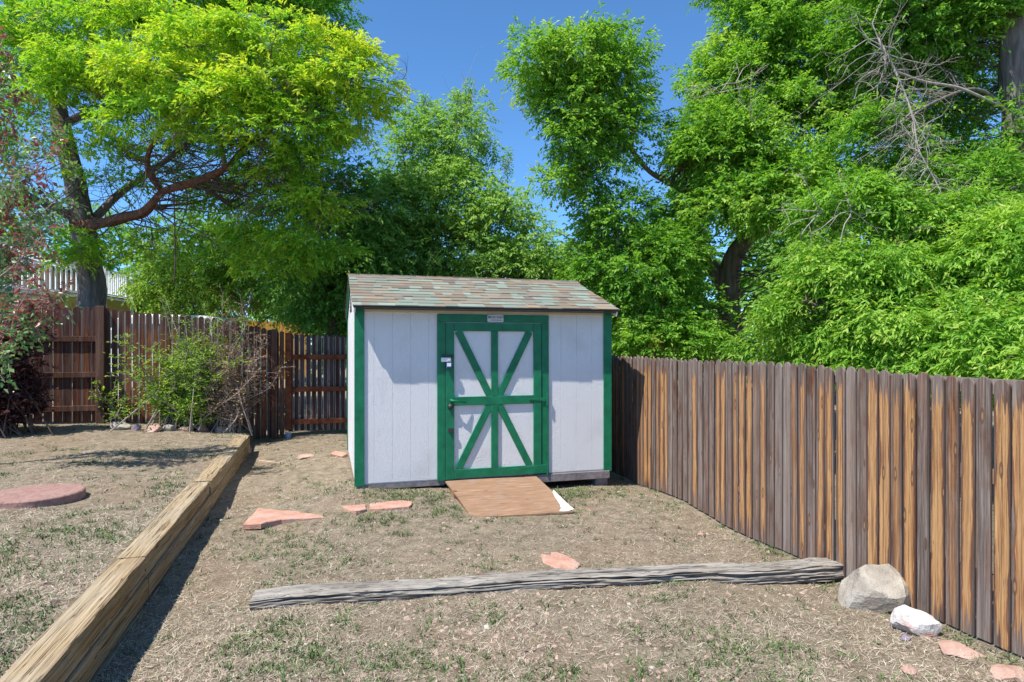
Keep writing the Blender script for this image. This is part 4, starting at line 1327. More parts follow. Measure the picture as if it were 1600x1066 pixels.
# --- big boxelder right of the shed
def seg_gap(O, segs, rng):
    keep_ = np.ones(len(O), bool)
    for a, b, rad, p in segs:
        a = np.array(a); b = np.array(b); ab = b - a
        t = np.clip(((O - a) @ ab) / (ab @ ab), 0, 1)
        dv = O - (a + t[:, None] * ab)
        toward = -(dv @ FWD)                                   # leaves in front of the wood, up to 2.6 m nearer
        side = np.linalg.norm(dv + toward[:, None] * FWD, axis=1)
        keep_ &= ~((toward > -.3) & (toward < 2.6) & (side < rad) & (rng.uniform(0, 1, len(O)) < p))
    return keep_
br_ = at(1140, 0, 12.6); br_[2] = -.4
r_specs = [([br_, at(1142, 560, 12.6), at(1138, 470, 12.6), at(1140, 420, 12.5), at(1165, 375, 12.3), at(1215, 345, 12.1), at(1270, 290, 11.9), at(1300, 220, 11.8), at(1320, 100, 11.8)], .30, .05),
           ([at(1140, 455, 12.6), at(1098, 400, 12.8), at(1085, 370, 12.9), at(1090, 320, 13), at(1110, 240, 13), at(1130, 140, 13), at(1150, 20, 13)], .17, .05),
           ([at(1090, 335, 12.9), at(1100, 320, 12.7), at(1060, 293, 12.4), at(1015, 268, 12.2), at(985, 230, 12.0), at(950, 170, 11.9), at(920, 110, 11.8)], .10, .02),
           ([at(985, 230, 12.0), at(945, 250, 11.8), at(900, 270, 11.7), at(840, 285, 11.6)], .04, .01),
           ([at(985, 232, 12.0), at(990, 160, 12), at(975, 100, 11.9)], .05, .012),
           ([at(1138, 480, 12.6), at(1075, 470, 12.2), at(1000, 440, 11.8), at(950, 420, 11.6)], .08, .02),
           ([at(1128, 160, 13), at(1180, 90, 12.6), at(1250, 20, 12.3)], .08, .02)]
r_lobes = [lobe(835, 100, 11.6, 40, 35, .6, .9, .1), lobe(900, 95, 11.8, 60, 40, .8, 1, .05), lobe(962, 78, 11.8, 38, 30, .6, 1, .05), lobe(890, 150, 11.8, 48, 36, .8, .9, 0), lobe(950, 150, 12, 50, 45, .9, 1, .02),
           lobe(915, 215, 11.8, 50, 36, .8, .8, 0), lobe(965, 215, 12, 45, 36, .9, .7, 0), lobe(850, 280, 11.6, 38, 13, .4, .8, .1), lobe(930, 278, 11.8, 40, 26, .7, .7, -.08), lobe(965, 345, 12, 55, 40, .9, .7, -.1),
           lobe(1122, 120, 12.6, 38, 45, .9, .9, .1), lobe(1100, 215, 12.2, 48, 42, .9, 1, .05), lobe(1160, 150, 12.2, 60, 60, .9, 1, .05), lobe(1140, 240, 11.8, 80, 55, .9, 1, .05), lobe(1070, 310, 12.6, 50, 38, .8, .7, -.02),
           lobe(1185, 40, 12.4, 55, 50, 1, .9, -.1), lobe(1240, 60, 12, 80, 60, 1, 1, -.05), lobe(1220, 200, 11.4, 80, 60, .9, 1, .05), lobe(1310, 120, 11.6, 80, 70, 1, .9, 0), lobe(1000, 420, 11.8, 80, 55, .9, 1, -.05),
           lobe(930, 430, 12, 50, 55, .8, .9, -.12), lobe(1060, 400, 12, 50, 50, .8, .8, -.05), lobe(1180, 310, 11.2, 90, 40, .8, .9, .05), lobe(1000, 500, 11.6, 90, 40, .8, 1, -.05), lobe(1090, 500, 11.8, 40, 40, .6, .7, -.1),
           lobe(1250, 300, 11, 80, 55, .9, .9, .05), lobe(1050, 540, 11.2, 90, 25, .6, 1, -.05), lobe(1240, -60, 12.5, 160, 50, 1.4, 1, 0), lobe(1200, 510, 11.6, 60, 45, .7, .8, -.12), lobe(1220, 420, 11.8, 50, 45, .7, .7, -.12)]
tree('boxelder_tree', 'tall spreading green tree with an arched trunk, right of the shed behind the picket fence', 'tree', br_, 'bark_brown', 'leaf_elder', r_lobes, r_specs,
     dict(per_m2=6.2, spb=26, K=9, leafL=.088, leafW=.038, bough=.30, thick=.28, slen=.24, base=.46, droop=.3, ldroop=.22, tipt=.3, lift=.4,
          keep=lambda O: seg_gap(O, [(at(1140, 560, 12.6), at(1138, 440, 12.6), .42, .85), (at(1140, 430, 12.5), at(1215, 350, 12.1), .34, .9), (at(1095, 315, 12.7), at(1005, 265, 12.2), .22, .9),
                                     (at(1190, 520, 12.4), at(1200, 430, 12.4), .45, .8), (at(1098, 420, 12.8), at(1086, 350, 12.9), .22, .8), (at(985, 225, 12), at(945, 160, 11.9), .14, .8)], RNG)))

# --- the right-hand tree with the bare trunk
b2 = at(1588, 0, 9.6); b2[2] = -.4
t_specs = [([b2, at(1590, 560, 9.6), at(1592, 400, 9.6), at(1588, 250, 9.6), at(1582, 120, 9.6), at(1582, 30, 9.6), at(1590, -80, 9.6), at(1600, -220, 9.6)], .24, .12),
           ([at(1585, 190, 9.6), at(1530, 140, 9.5), at(1460, 160, 9.4), at(1400, 200, 9.3)], .038, .012),
           ([at(1588, 300, 9.6), at(1520, 290, 9.2), at(1440, 320, 8.9), at(1370, 330, 8.8)], .07, .015),
           ([at(1590, 400, 9.6), at(1540, 420, 9.2), at(1460, 440, 8.7), at(1380, 440, 8.5)], .07, .015),
           ([at(1585, 20, 9.6), at(1500, -20, 9.8), at(1420, 20, 10)], .06, .02)]
t_lobes = [lobe(1400, 60, 10.4, 90, 50, .9, 1, -.1), lobe(1500, 50, 10.2, 70, 60, .8, 1, -.1), lobe(1470, -40, 10, 140, 40, 1, 1, -.1), lobe(1440, 160, 10.6, 90, 50, .7, .8, -.12), lobe(1540, 200, 9.8, 45, 50, .7, .7, -.08), lobe(1370, 230, 10.2, 80, 60, .8, .9, 0),
           lobe(1330, 330, 9.2, 80, 45, .8, 1, .05), lobe(1440, 300, 9.8, 90, 60, .7, .8, -.1), lobe(1560, 300, 9.0, 60, 60, .7, .9, .02)]
tr2 = tree('boxelder_tree', 'tall tree with a thick bare upper trunk at the right edge of the picture', 'tree', b2, 'bark_grey', 'leaf_elder', t_lobes, t_specs,
     dict(per_m2=7.0, spb=26, K=9, leafL=.09, leafW=.036, bough=.28, thick=.25, slen=.24, base=.44, droop=.35, ldroop=.3, lift=.3))
mb = MB(); rg = np.random.default_rng(5)
main = curve_path([at(1372, 60, 9.0), at(1398, 110, 8.9), at(1424, 175, 8.8), at(1434, 230, 8.75), at(1450, 262, 8.7), at(1470, 300, 8.65), at(1490, 355, 8.6)], 4)
mb.tube(main, list(np.linspace(.018, .005, len(main))), 6, False)
mb.tube(curve_path([at(1560, 165, 9.5), at(1500, 138, 9.3), at(1445, 128, 9.1), at(1400, 112, 8.9)], 4), list(np.linspace(.022, .016, 13)), 6, False)
for k in range(2, len(main)):
    for _ in range(3):
        rec_twig(mb, main[k], nrm(rg.normal(0, 1, 3) * np.array([1, .5, .7]) + np.array([-.2, 0, -.35])), rg.uniform(.3, .8), .008, 2, rg, -.05)
for k in range(12):
    rec_twig(mb, main[rg.integers(0, 6)], nrm(np.array([-.9, 0, -.1]) + rg.normal(0, .5, 3)), rg.uniform(.5, 1.0), .0085, 2, rg, 0)
for (px, py, d) in ((1150, 130, 11), (1125, 145, 11), (1330, 330, 8.4), (1285, 330, 8.6), (1180, 200, 10.8)):
    for _ in range(4):
        rec_twig(mb, at(px, py, d), nrm(rg.normal(0, 1, 3) * np.array([1, .5, .8])), .6, .009, 2, rg, -.03)
mb.v = [tuple(np.array(v) - b2) for v in mb.v]
mb.build('dead_branch', M['bark_pale'], tr2, True)

# --- young growth hanging over the right fence
b3 = at(1400, 0, 8.6); b3[2] = -.4
y_specs = [([b3, at(1400, 560, 8.6), at(1395, 480, 8.5), at(1380, 400, 8.4)], .08, .02), ([at(1400, 540, 8.6), at(1480, 470, 8.3), at(1550, 430, 8.1)], .05, .015), ([at(1400, 550, 8.6), at(1320, 500, 8.4), at(1260, 470, 8.3)], .05, .015)]
y_lobes = [lobe(1330, 420, 8.6, 75, 40, .6, 1, .05), lobe(1430, 430, 8.4, 80, 40, .6, 1, .08), lobe(1530, 420, 8.0, 70, 50, .6, 1, .1), lobe(1590, 480, 7.4, 50, 70, .5, 1, .1), lobe(1280, 490, 8.6, 70, 35, .5, 1, .08), lobe(1370, 500, 8.2, 70, 35, .5, 1, .1),
           lobe(1460, 510, 7.9, 70, 40, .5, 1, .1), lobe(1540, 530, 7.2, 60, 40, .5, 1, .08), lobe(1290, 545, 8.8, 80, 22, .4, 1, 0), lobe(1400, 555, 8.0, 80, 22, .4, 1, 0), lobe(1500, 570, 7.4, 80, 22, .4, 1, 0), lobe(1600, 380, 7.6, 50, 50, .5, 1, .1), lobe(1220, 545, 9.6, 70, 22, .4, .9, -.05),
           lobe(1480, 350, 8.8, 70, 40, .6, .9, .02), lobe(1600, 560, 6.6, 60, 40, .4, 1, .05)]
tree('boxelder_sapling', 'bright green low growth leaning over the top of the right picket fence', 'tree', b3, 'bark_brown', 'leaf_elder', y_lobes, y_specs,
     dict(per_m2=8.0, spb=34, K=9, leafL=.092, leafW=.030, bough=.26, thick=.28, slen=.24, base=.5, droop=.35, ldroop=.28, tipt=.35, lift=.25))

# --- farther trees that close the gaps
for k, (px, d, top, wd, lf, lb) in enumerate(((330, 30, 330, 150, 'leaf_dark', 'distant dark tree seen through gaps over the back fence'), (560, 27, 330, 130, 'leaf_dark', 'distant dark tree directly behind the left end of the shed roof'),
                                              (760, 26, 370, 120, 'leaf_ash', 'distant green tree low behind the middle of the shed roof'), (960, 24, 330, 110, 'leaf_dark', 'distant dark tree right of the shed roof'),
                                              (1150, 22, 250, 150, 'leaf_dark', 'distant dark tree behind the arched trunk'), (1360, 20, 230, 150, 'leaf_dark', 'distant dark tree behind the dead branches'), (1560, 18, 230, 130, 'leaf_dark', 'distant dark tree behind the bare upper trunk'), (60, 32, 300, 160, 'leaf_ash', 'distant green tree behind the house with the deck'))):
    bb = at(px, 0, d); bb[2] = -.3
    mid = (top + 560) / 2
    lob = [lobe(px, mid, d, wd, (560 - top) / 2, 1.6, .75, 0), lobe(px - wd * .5, mid + 50, d - .5, wd * .6, (560 - top) / 3, 1.4, .7, 0), lobe(px + wd * .5, mid + 60, d - .3, wd * .6, (560 - top) / 3, 1.4, .7, 0)]
    tree('distant_tree', lb, 'tree', bb, 'bark_brown', lf, lob, [([bb, at(px, 500, d), at(px + 5, mid, d), at(px, top + 30, d)], .25, .04)],
         dict(per_m2=.8, spb=18, K=8, leafL=.26, leafW=.13, bough=.8, thick=.35, slen=.5, base=.45, droop=.4, ldroop=.3), twfrac=.3, group='distant trees beyond the yard')

# --- shrubs on the terrace
def shrub(name, label, px, py, d, stems, leaf, twig, K, LL, LW, seed, width, hts, base_t, spread=.8, nleaf=6, lean=(0, 0), base_w=.25, cat='shrub', tipt=.3):
    rg = np.random.default_rng(seed)
    p = at(px, py, d); p[2] = gz(p[0], p[1])
    t = empty(name, tuple(p)); tag(t, label, cat)
    mb = MB(); O = []; Dv = []
    for _ in range(stems):
        b = np.array([rg.normal(0, base_w), rg.normal(0, base_w * .5), -.03])
        h_ = rg.uniform(*hts)
        e = np.array([rg.normal(lean[0], width * .5), rg.normal(lean[1], width * .3), h_])
        m1 = b + (e - b) * .4 + rg.normal(0, .06, 3); m2 = b + (e - b) * .72 + rg.normal(0, .07, 3)
        path = curve_path([b, m1, m2, e], 4); n = len(path)
        mb.tube(path, list(np.linspace(.012, .003, n)), 5, False)
        for i in range(max(2, n // 4), n):
            for _ in range(nleaf):
                dd = nrm(np.array([rg.normal(0, spread), rg.normal(0, spread), rg.uniform(-.1, .9)]))
                ln = rg.uniform(.08, .26)
                O.append(path[i] + rg.normal(0, .01, 3)); Dv.append((dd, ln))
                if rg.uniform() < .5: mb.tube([path[i], path[i] + dd * ln], [.0035, .0018], 3, False)
    mb.build('stems', M[twig], t, True)
    O = np.array(O); d_ = np.array([q[0] for q in Dv]); l_ = np.array([q[1] for q in Dv])
    arr = sprays(O, d_, l_, K, LL, LW, .15, .0, .8, np.full(len(O), base_t) + rg.normal(0, .16, len(O)), tipt, rng=rg, flat=.5)
    crown_obj('foliage', arr, M[leaf], t)
    return t


shrub('green_shrub', 'round bright green leafy shrub against the dark back fence', 280, 665, 10.45, 50, 'leaf_shrub', 'twig', 6, .055, .030, 1, .8, (.3, 1.5), .6, nleaf=4, base_w=.4)
shrub('tall_shrub', 'thin shrub with long shoots rising above the back fence behind the green shrub', 315, 662, 10.6, 9, 'leaf_shrub', 'twig', 5, .05, .022, 2, .5, (1.7, 2.35), .5, nleaf=3, base_w=.2, spread=.5)
shrub('rusty_shrub', 'sparse half bare shrub with rusty leaves beside the gate', 352, 672, 10.55, 30, 'leaf_rusty', 'twig', 4, .045, .022, 3, .65, (.5, 1.7), .5, nleaf=4, base_w=.22, lean=(.25, 0))
shrub('reddish_shrub', 'slender shrub with reddish tips leaning right over the back fence', 338, 668, 10.7, 8, 'leaf_cherry', 'twig', 5, .045, .02, 6, .4, (1.6, 2.45), .15, nleaf=3, base_w=.15, lean=(.35, 0), spread=.45)
shrub('green_seedling', 'small bright green seedling in front of the fence post', 185, 664, 10.5, 5, 'leaf_shrub', 'twig', 5, .055, .03, 9, .4, (.3, 1.5), .65, nleaf=2, base_w=.15, lean=(-.15, 0))
shrub('purple_shrub', 'dark purple leaved shrub at the left edge in front of the fence', 5, 668, 9.3, 75, 'leaf_purple', 'twig_dark', 7, .066, .040, 4, .62, (.4, 1.95), .42, nleaf=6, base_w=.3, lean=(-.25, 0))
# young cherry tree at the left edge with green and red leaves
def cherry():
    rg = np.random.default_rng(21)
    base = at(-70, 700, 7.2); base[2] = gz(base[0], base[1])
    t = empty('cherry_tree', tuple(base)); tag(t, 'young cherry tree with mixed green and dark red leaves at the left edge', 'tree')
    mb = MB(); off = base
    specs = [([base, at(-60, 560, 7.2), at(-40, 420, 7.2), at(-20, 260, 7.2), at(0, 100, 7.2)], .05, .012)]
    ends = [(95, 215), (70, 200), (60, 300), (85, 330), (40, 360), (60, 430), (20, 250), (15, 330), (30, 150), (25, 90), (10, 420), (110, 290), (20, 470), (45, 260), (70, 365), (15, 200), (50, 400), (5, 60), (38, 215), (12, 290)]
    for (px, py) in ends:
        a = at(-60 + rg.uniform(-5, 25), py + rg.uniform(90, 200), 7.2 + rg.uniform(-.2, .2))
        b = at(px, py, 7.2 + rg.uniform(-.5, .5))
        specs.append(([a, a * .5 + b * .5 + np.array([0, 0, -.06]), b], .012, .004))
    specs.append(([at(-40, 560, 7.0), at(20, 510, 6.9), at(60, 480, 6.9), at(100, 458, 6.9)], .012, .004))
    specs.append(([at(-40, 640, 7.0), at(0, 560, 6.9), at(40, 520, 6.9), at(52, 500, 6.9)], .012, .004))
    S = limbs(mb, specs, 6, 0)
    O = []; Dd = []; Ln = []; T0 = []
    for pts, r0, r1 in specs[1:]:
        path = curve_path(pts, 7)
        red = rg.uniform() < .42
        for p in path[5:]:
            for _ in range(3):
                O.append(p + rg.normal(0, .03, 3)); Dd.append(nrm(rg.normal(0, 1, 3) + np.array([.3, 0, .1]))); Ln.append(rg.uniform(.1, .3))
                T0.append(.08 if (red and rg.uniform() < .85) else rg.uniform(.4, .85))
                mb.tube([O[-1], O[-1] + Dd[-1] * Ln[-1]], [.003, .0015], 3, False)
    mb.v = [tuple(np.array(v) - off) for v in mb.v]
    mb.build('trunk', M['twig'], t, True)
    arr = sprays(np.array(O) - off, np.array(Dd), np.array(Ln), 6, .062, .042, .2, .1, .8, np.array(T0), .0, rng=rg, flat=.3)
    arr = arr[:5] + (np.where(np.repeat(np.array(T0), 6) < .2, np.clip(arr[5], 0, .25), np.clip(arr[5], .31, 1)),)
    crown_obj('crown', arr, M['leaf_cherry'], t)
cherry()

# --- bare shoots at the top of the central tree
mb = MB(); rg = np.random.default_rng(31)
cen = [o for o in bpy.data.objects if o.name.startswith('boxelder_tree')][0]
for (px, py, hpx) in ((745, 290, 95), (720, 270, 80), (765, 300, 60), (790, 310, 50), (735, 240, 110), (708, 240, 90)):
    a = at(px, py, 15.9)
    rec_twig(mb, a, nrm(np.array([.12, 0, 1.0])), hpx * 15.9 / 980, .012, 2, rg, .12, (2, 4), .1)
mb.v = [tuple(np.array(v) - np.array(bc_)) for v in mb.v]
mb.build('bare_shoots', M['bark_pale'], cen, True)
O = []; Dd = []; Ln = []
for (px, py0, py1) in ((732, 130, 190), (713, 145, 195), (755, 220, 245), (793, 235, 275), (663, 150, 190), (770, 225, 260)):
    for py in np.arange(py0, py1, 3.0):
        for _ in range(4):
            O.append(at(px + rg.normal(0, 1.5), py, 16.0)); Dd.append(nrm(rg.normal(0, 1, 3) + np.array([0, 0, .4]))); Ln.append(.16)
arr = sprays(np.array(O) - bc_, np.array(Dd), np.array(Ln), 4, .10, .04, .2, .1, .8, np.full(len(O), .5), .2, rng=rg)
crown_obj('top_leaves', arr, M['leaf_ash'], cen)

# ------------------------------------------------------------------ beyond the fences
# neighbour's raised deck with white railing, house behind
Q = [at(-60, 540, 14.4), at(160, 540, 17.2), at(203, 540, 18.9)]
Q = [np.array([q[0], q[1]]) for q in Q]
back = np.array([-.6, 1.0]) * 4
deck = empty('raised_deck', (Q[1][0], Q[1][1], 0)); tag(deck, 'raised deck with white baluster railing behind the locust trunk', 'deck')
def rel(p): return (p[0] - Q[1][0], p[1] - Q[1][1])
ZF, ZR = 2.90, 3.68
far_l = Q[0] + np.array([-2.5, 3]); far_r = Q[2] + np.array([-4, 2])
ol = [rel(Q[0]), rel(Q[1]), rel(Q[2]), rel(far_r), rel(far_l)]
MB().prism(ol, ZF - .06, ZF, 'z').build('deck_floor', M['white_paint'], deck)
k_ol = mat_plain('olive_fascia', (.36, .27, .06), .7, .2, .1)
k_tan = mat_plain('tan_stucco', (.52, .36, .25), .9, .1, .08, 5)
def seg_panel(a, b, z0, z1, off, mat, name, th=.05):
    a = np.array(rel(a)); b = np.array(rel(b)); t = (b - a) / np.linalg.norm(b - a); n = np.array([t[1], -t[0]])
    if n[1] > 0: n = -n
    p = [a + n * off, b + n * off, b + n * (off - th), a + n * (off - th)]
    return MB().prism([tuple(q) for q in p], z0, z1, 'z').build(name, mat, deck)
seg_panel(Q[0], Q[1], ZF - .42, ZF - .065, .02, k_ol, 'fascia')
seg_panel(Q[1], Q[2], ZF - .42, ZF - .065, .02, k_ol, 'fascia')
seg_panel(Q[0], Q[0] * .35 + Q[1] * .65, -.2, ZF - .10, .09, k_tan, 'skirt_wall')
for a, b in ((Q[0], Q[1]), (Q[1], Q[2])):
    seg_panel(a, b, ZR - .05, ZR, -.02, M['white_paint'], 'top_rail', .09)
    seg_panel(a, b, ZF + .06, ZF + .10, -.03, M['white_paint'], 'bottom_rail', .05)
    L = np.linalg.norm(b - a); n = int(L / .125)
    bal = MB().box(-.019, .019, -.019, .019, ZF + .1, ZR - .05).mesh('baluster', M['white_paint'])
    for i in range(1, n):
        p = a + (b - a) * i / n; t = (b - a) / L; nn = np.array([t[1], -t[0]]); nn = -nn if nn[1] > 0 else nn
        o = link('baluster', bal, deck); q = rel(p - nn * .055); o.location = (q[0], q[1], 0); o.rotation_euler = (0, 0, math.atan2(t[1], t[0]))
for p in (Q[0], Q[1], Q[2]):
    q = rel(p + np.array([.02, .08])); MB().box(q[0] - .045, q[0] + .045, q[1] - .045, q[1] + .045, -.2, ZR + .05).build('post', M['white_paint'], deck)
hs = at(-160, 540, 22); house = empty('house', (hs[0], hs[1], 0), -YAW + .12); tag(house, 'tan house with grey gable roof behind the raised deck', 'house')
MB().box(-6, 5.0, 0, 8, -.2, 4.3).build('wall', k_tan, house)
k_roof = mat_plain('grey_roof_shingles', (.12, .13, .15), .9, .1, .2, 20)
MB().prism([(-6.5, 4.3), (5.5, 4.3), (-.5, 6.2)], -.4, 8.4, 'y').build('roof', k_roof, house)
for sx in (-1, 1):
    m = MB(); m.prism([(-.5, 6.22), (-.5 + sx * 6.1, 4.28), (-.5 + sx * 6.1, 4.5), (-.5, 6.44)], -.46, -.41, 'y'); m.build('gable_trim', M['white_paint'], house)
for wx in (1.6, 3.4):
    f = MB().box(wx - .55, wx + .55, -.05, -.002, 2.9, 4.1).build('window', M['white_paint'], house)
    kgl = mat_plain('window_glass', (.05, .06, .08), .1, .6, .1)
    MB().box(wx - .47, wx + .47, -.06, -.052, 2.98, 4.02).build('pane', kgl, f)
# new cedar fence beyond the gate
of_a = at(385, 540, 20.0); of_b = at(484, 540, 20.4)
ofence = empty('cedar_fence', (of_a[0], of_a[1], 0)); tag(ofence, 'short run of bright orange new cedar fence seen above the back fence', 'fence')
cp = picket_mesh('picket', .14, 1.8, .017, M['cedar_new'], 70)
Lf = np.linalg.norm((of_b - of_a)[:2]); tt = (of_b - of_a) / Lf
for i in range(int(Lf / .146)):
    o = link('picket', cp, ofence); o.location = (tt[0] * i * .146, tt[1] * i * .146, (.56 - .006 * i) + random.uniform(-.01, .01)); o.rotation_euler = (0, 0, math.atan2(tt[1], tt[0]))
for zz in (.8, 2.0):
    a = tt * -.05; b = tt * Lf
    MB().tube([(a[0], a[1] + .05, zz), (b[0], b[1] + .05, zz - .1)], .04, 4).build('rail', M['cedar_new'], ofence)
# white van parked behind
vp = at(308, 540, 15.2)
van = empty('white_van', (vp[0], vp[1], 0), R(-12)); tag(van, 'white van whose pale roof shows just above the back fence', 'van')
body = MB()
ol = [(-1.6, .35), (1.5, .35), (1.6, .9), (1.45, 1.25), (1.0, 1.4), (.72, 2.12), (.55, 2.24), (-.9, 2.27), (-1.45, 2.2), (-1.62, 1.9)]
body.prism(ol, -.8, .8, 'y').build('body', M['white_paint'], van, bevel=.05)
kgl2 = mat_plain('van_glass', (.04, .05, .07), .08, .7, .1)
MB().prism([(-1.3, 1.5), (-.5, 1.5), (-.5, 2.05), (-1.25, 2.05)], -.822, -.803, 'y').build('window', kgl2, van)
MB().prism([(-.4, 1.5), (.75, 1.5), (.52, 2.05), (-.4, 2.05)], -.822, -.803, 'y').build('window', kgl2, van)
for x in (-1.0, 1.0):
    for y in (-.8, .8):
        MB().tube([(x, y - .1, .3), (x, y + .1, .3)], .31, 18).build('wheel', M['black_print'], van, True)
# red box in the leaves right of the shed
rp = at(1022, 533, 11.0)
rb = empty('bird_feeder', (rp[0], rp[1], rp[2] - .12)); tag(rb, 'small orange red wooden bird feeder showing through leaves above the picket fence', 'bird feeder')
k_red = mat_plain('orange_red_paint', (.42, .07, .03), .7, .2, .2, 20)
MB().box(-.13, .13, -.1, .1, .0, .03).build('tray', k_red, rb)
MB().box(-.1, .1, -.07, .07, .031, .17).build('box', k_red, rb)
MB().prism([(-.15, .172), (.15, .172), (.0, .23)], -.12, .12, 'y').build('roof', k_red, rb)
MB().box(-.02, .02, -.02, .02, -1.8, -.001).build('pole', M['rail_dark'], rb)
# rope hanging from the red limb
ra = at(272, 300, 11.15)
rope = MB(); rope.tube(curve_path([ra, ra + [.01, 0, -.6], ra + [.02, 0, -1.2], ra + [.0, .0, -1.65]], 4), .012, 5)
ro = rope.build('rope', M['twig_dark'], None, True); tag(ro, 'dark rope hanging straight down from the crooked tree limb', 'rope')

# ------------------------------------------------------------------ ground cover
FLAGS = [o.location for o in bpy.data.objects if o.name.startswith('flagstone')]
def in_bad(x, y):
    bad = (x > -.0) & (x < SHED_W) & (y > 0) & (y < SHED_D)
    bad |= (x > WALL_L - .02) & (x < WALL_R + .01) & (y < WALL_END)
    bad |= (x > 1.03) & (x < 2.1) & (y > -1.1) & (y < 0)
    bad |= (x > FENCE_U - .005) | (y > BACK_W + .05)
    sp = sto.location
    bad |= (x - sp.x) ** 2 + (y - sp.y) ** 2 < .41 ** 2
    for f, r in zip(FLAGS, (.30, .10, .16, .17)):
        bad |= ((x - f.x) / (r * 1.15)) ** 2 + ((y - f.y) / (r * .62)) ** 2 < 1
    tx = (x - tie_l[0]) * tv[0] / np.linalg.norm(tv[:2]) + (y - tie_l[1]) * tv[1] / np.linalg.norm(tv[:2])
    ty = -(x - tie_l[0]) * tv[1] / np.linalg.norm(tv[:2]) + (y - tie_l[1]) * tv[0] / np.linalg.norm(tv[:2])
    bad |= (tx > .05) & (tx < 4.4) & (ty > -.02) & (ty < .17)
    return bad


def scatter(n, seed, dens=None):
    """points over the yard, denser towards the camera as the eye needs"""
    rg = np.random.default_rng(seed)
    d = 2.35 * (11.5 / 2.35) ** (rg.uniform(0, 1, n) ** 1.25)
    a = rg.uniform(-.86, .86, n)
    P = CAMP[None, :] + d[:, None] * (FWD + a[:, None] * RGT)
    x, y = P[:, 0], P[:, 1]
    ok = ~in_bad(x, y)
    if dens is not None: ok &= rg.uniform(0, 1, n) < dens(x, y)
    x, y = x[ok], y[ok]
    return x, y, ground(x, y), rg


def fnoise(x, y, f, ph=0.0):
    return (np.sin(f * x * 1.0 + 1.3 * np.sin(f * .8 * y + ph) + ph) * np.sin(f * y * .9 + 1.7 * np.sin(f * .7 * x + 2 * ph)) +
            .6 * np.sin(f * 2.3 * x + 2 * np.sin(f * 1.9 * y + ph) + 2.1 + ph) * np.sin(f * 2.1 * y + 1.1 + ph)) / 1.6


def blades(name, x, y, z, rg, L, W, lift, tint, mat):
    n = len(x)
    th = rg.uniform(0, 2 * math.pi, n)
    el = rg.uniform(*lift, n)
    d = np.stack([np.cos(th) * np.cos(el), np.sin(th) * np.cos(el), np.sin(el)], 1)
    s = np.stack([-np.sin(th), np.cos(th), rg.normal(0, .35, n)], 1)
    P = np.stack([x, y, z + rg.uniform(-.002, .006, n)], 1)
    l = rg.uniform(*L, n)[:, None]; w = rg.uniform(*W, n)[:, None]
    a = P - s * w * .5; b = P + s * w * .5
    c = P + d * l + s * w * .2; e = P + d * l - s * w * .2
    co = np.stack([a, b, c, e], 1).reshape(-1, 3)
    o = link(name, quads_mesh(name, co, np.arange(len(co), dtype=np.int32).reshape(-1, 4), mat, False, np.clip(tint, 0, 1)))
    return tag(o, kind='stuff')


x, y, z, rg = scatter(245000, 1, lambda x, y: np.clip(.72 + .5 * fnoise(x, y, 2.2, .4) - .35 * (fnoise(x, y, .9, 2.) > .45), .12, 1))
o = blades('dry_grass', x, y, z, rg, (.012, .052), (.0014, .0036), (-.05, .55), .45 + .22 * fnoise(x, y, 1.4, 1.) + rg.normal(0, .22, len(x)) + .12 * (x < WALL_L), M['straw'])
tag(o, 'short dead straw coloured grass lying over the whole yard', 'dry grass')
# green tufts
def tuft_points(n, seed, dens):
    x, y, z, rg = scatter(n, seed, dens)
    k = 16
    ang_ = rg.uniform(0, 2 * math.pi, (len(x), k)); r = rg.exponential(.042, (len(x), k))
    X = (x[:, None] + np.cos(ang_) * r).ravel(); Y = (y[:, None] + np.sin(ang_) * r).ravel()
    ok = ~in_bad(X, Y)
    tn = np.repeat(rg.normal(.45, .2, len(x)), k)[ok]
    X, Y = X[ok], Y[ok]
    return X, Y, ground(X, Y), rg, tn
def wd(x, y):
    d = np.clip(.03 + .75 * np.clip(fnoise(x, y, 1.9, .7) - .05, 0, 1), 0, 1)
    d += .95 * np.exp(-((y + .5) / .55) ** 2) * (fnoise(x, y, 3.1, 1.1) > -.25) * ((x > .2) & (x < 3.3))
    d += .5 * np.exp(-((x - FENCE_U + .05) / .1) ** 2)
    d += .25 * np.exp(-((x - WALL_L + .25) / .2) ** 2) * (y > -1)
    return np.clip(d, 0, 1)
X, Y, Z, rg, tn = tuft_points(19000, 2, wd)
rg2 = np.random.default_rng(44)
xx = rg2.uniform(-.4, 3.45, 2600); yy = rg2.uniform(-2.0, -.02, 2600)
ok = (~in_bad(xx, yy)) & (rg2.uniform(0, 1, 2600) < np.clip(.15 + .8 * fnoise(xx, yy, 3.3, 2.2), 0, 1) * np.exp(-((yy + .45) / .75) ** 2))
xx, yy = xx[ok], yy[ok]; k = 16
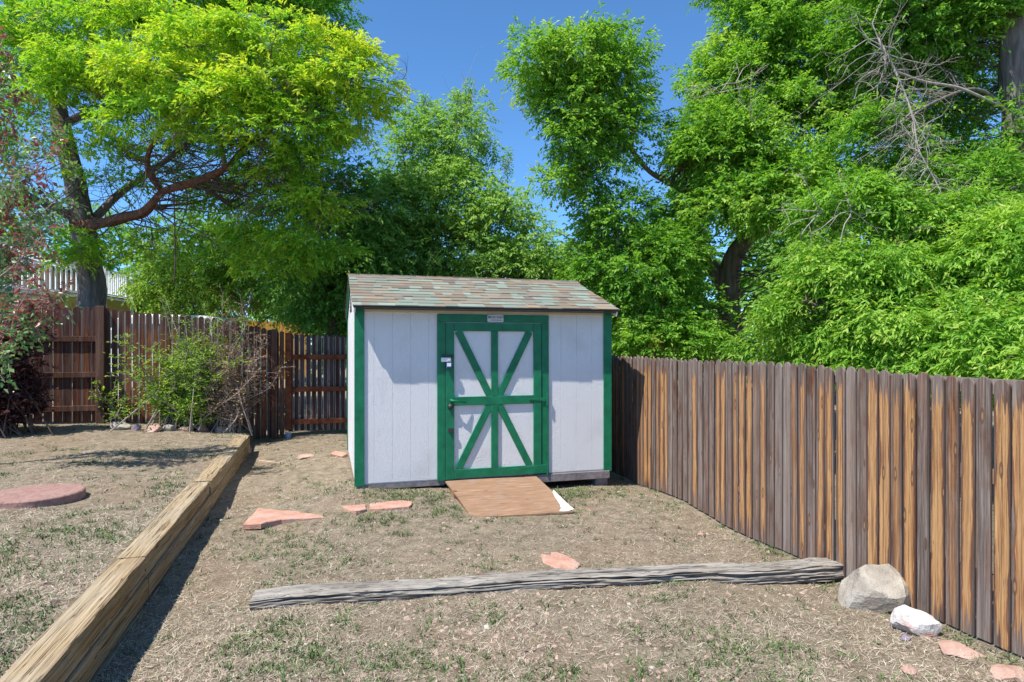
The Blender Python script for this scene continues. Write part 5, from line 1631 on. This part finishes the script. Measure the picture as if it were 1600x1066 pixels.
a2 = rg2.uniform(0, 6.28, (len(xx), k)); r2 = rg2.exponential(.04, (len(xx), k))
X2 = (xx[:, None] + np.cos(a2) * r2).ravel(); Y2 = (yy[:, None] + np.sin(a2) * r2).ravel(); ok = ~in_bad(X2, Y2)
X = np.concatenate([X, X2[ok]]); Y = np.concatenate([Y, Y2[ok]]); Z = ground(X, Y)
tn = np.concatenate([tn, np.repeat(rg2.normal(.5, .2, len(xx)), k)[ok]])
o = blades('weeds', X, Y, Z, rg, (.010, .042), (.003, .009), (.1, 1.2), tn + rg.normal(0, .12, len(X)), M['weed'])
tag(o, 'low grey green weeds and grass tufts scattered through the dry lawn', 'weeds')
# bark chips and pebbles
x, y, z, rg = scatter(16000, 3, lambda x, y: np.clip(.4 + .6 * fnoise(x, y, 1.1, 2.0), .08, 1))
n = len(x); s = rg.uniform(.004, .017, n) * (1 + (rg.uniform(0, 1, n) < .03) * .7)
th = rg.uniform(0, 6.28, n); asp = rg.uniform(.4, 1, n)
base = np.array([(-1, -1, 0), (1, -1, 0), (1, 1, 0), (-1, 1, 0), (-.5, -.6, .7), (.6, -.5, .6), (.5, .6, .8), (-.6, .5, .7)])
V = base[None] * np.stack([s, s * asp, s * .7], 1)[:, None, :] * rg.uniform(.75, 1.2, (n, 8, 3))
c_, s_ = np.cos(th)[:, None], np.sin(th)[:, None]
VX = V[:, :, 0] * c_ - V[:, :, 1] * s_ + x[:, None]; VY = V[:, :, 0] * s_ + V[:, :, 1] * c_ + y[:, None]; VZ = V[:, :, 2] + z[:, None]
co = np.stack([VX, VY, VZ], -1).reshape(-1, 3)
fq = np.array([(4, 5, 6, 7), (0, 1, 5, 4), (1, 2, 6, 5), (2, 3, 7, 6), (3, 0, 4, 7)])
q = (np.arange(n)[:, None, None] * 8 + fq[None]).reshape(-1, 4)
o = link('pebbles', quads_mesh('pebbles', co, q, M['chip'], False, np.repeat(np.clip(rg.normal(.42, .28, n), 0, 1), 5)))
tag(o, 'small pebbles and bark chips strewn over the dirt', 'pebbles', kind='stuff')
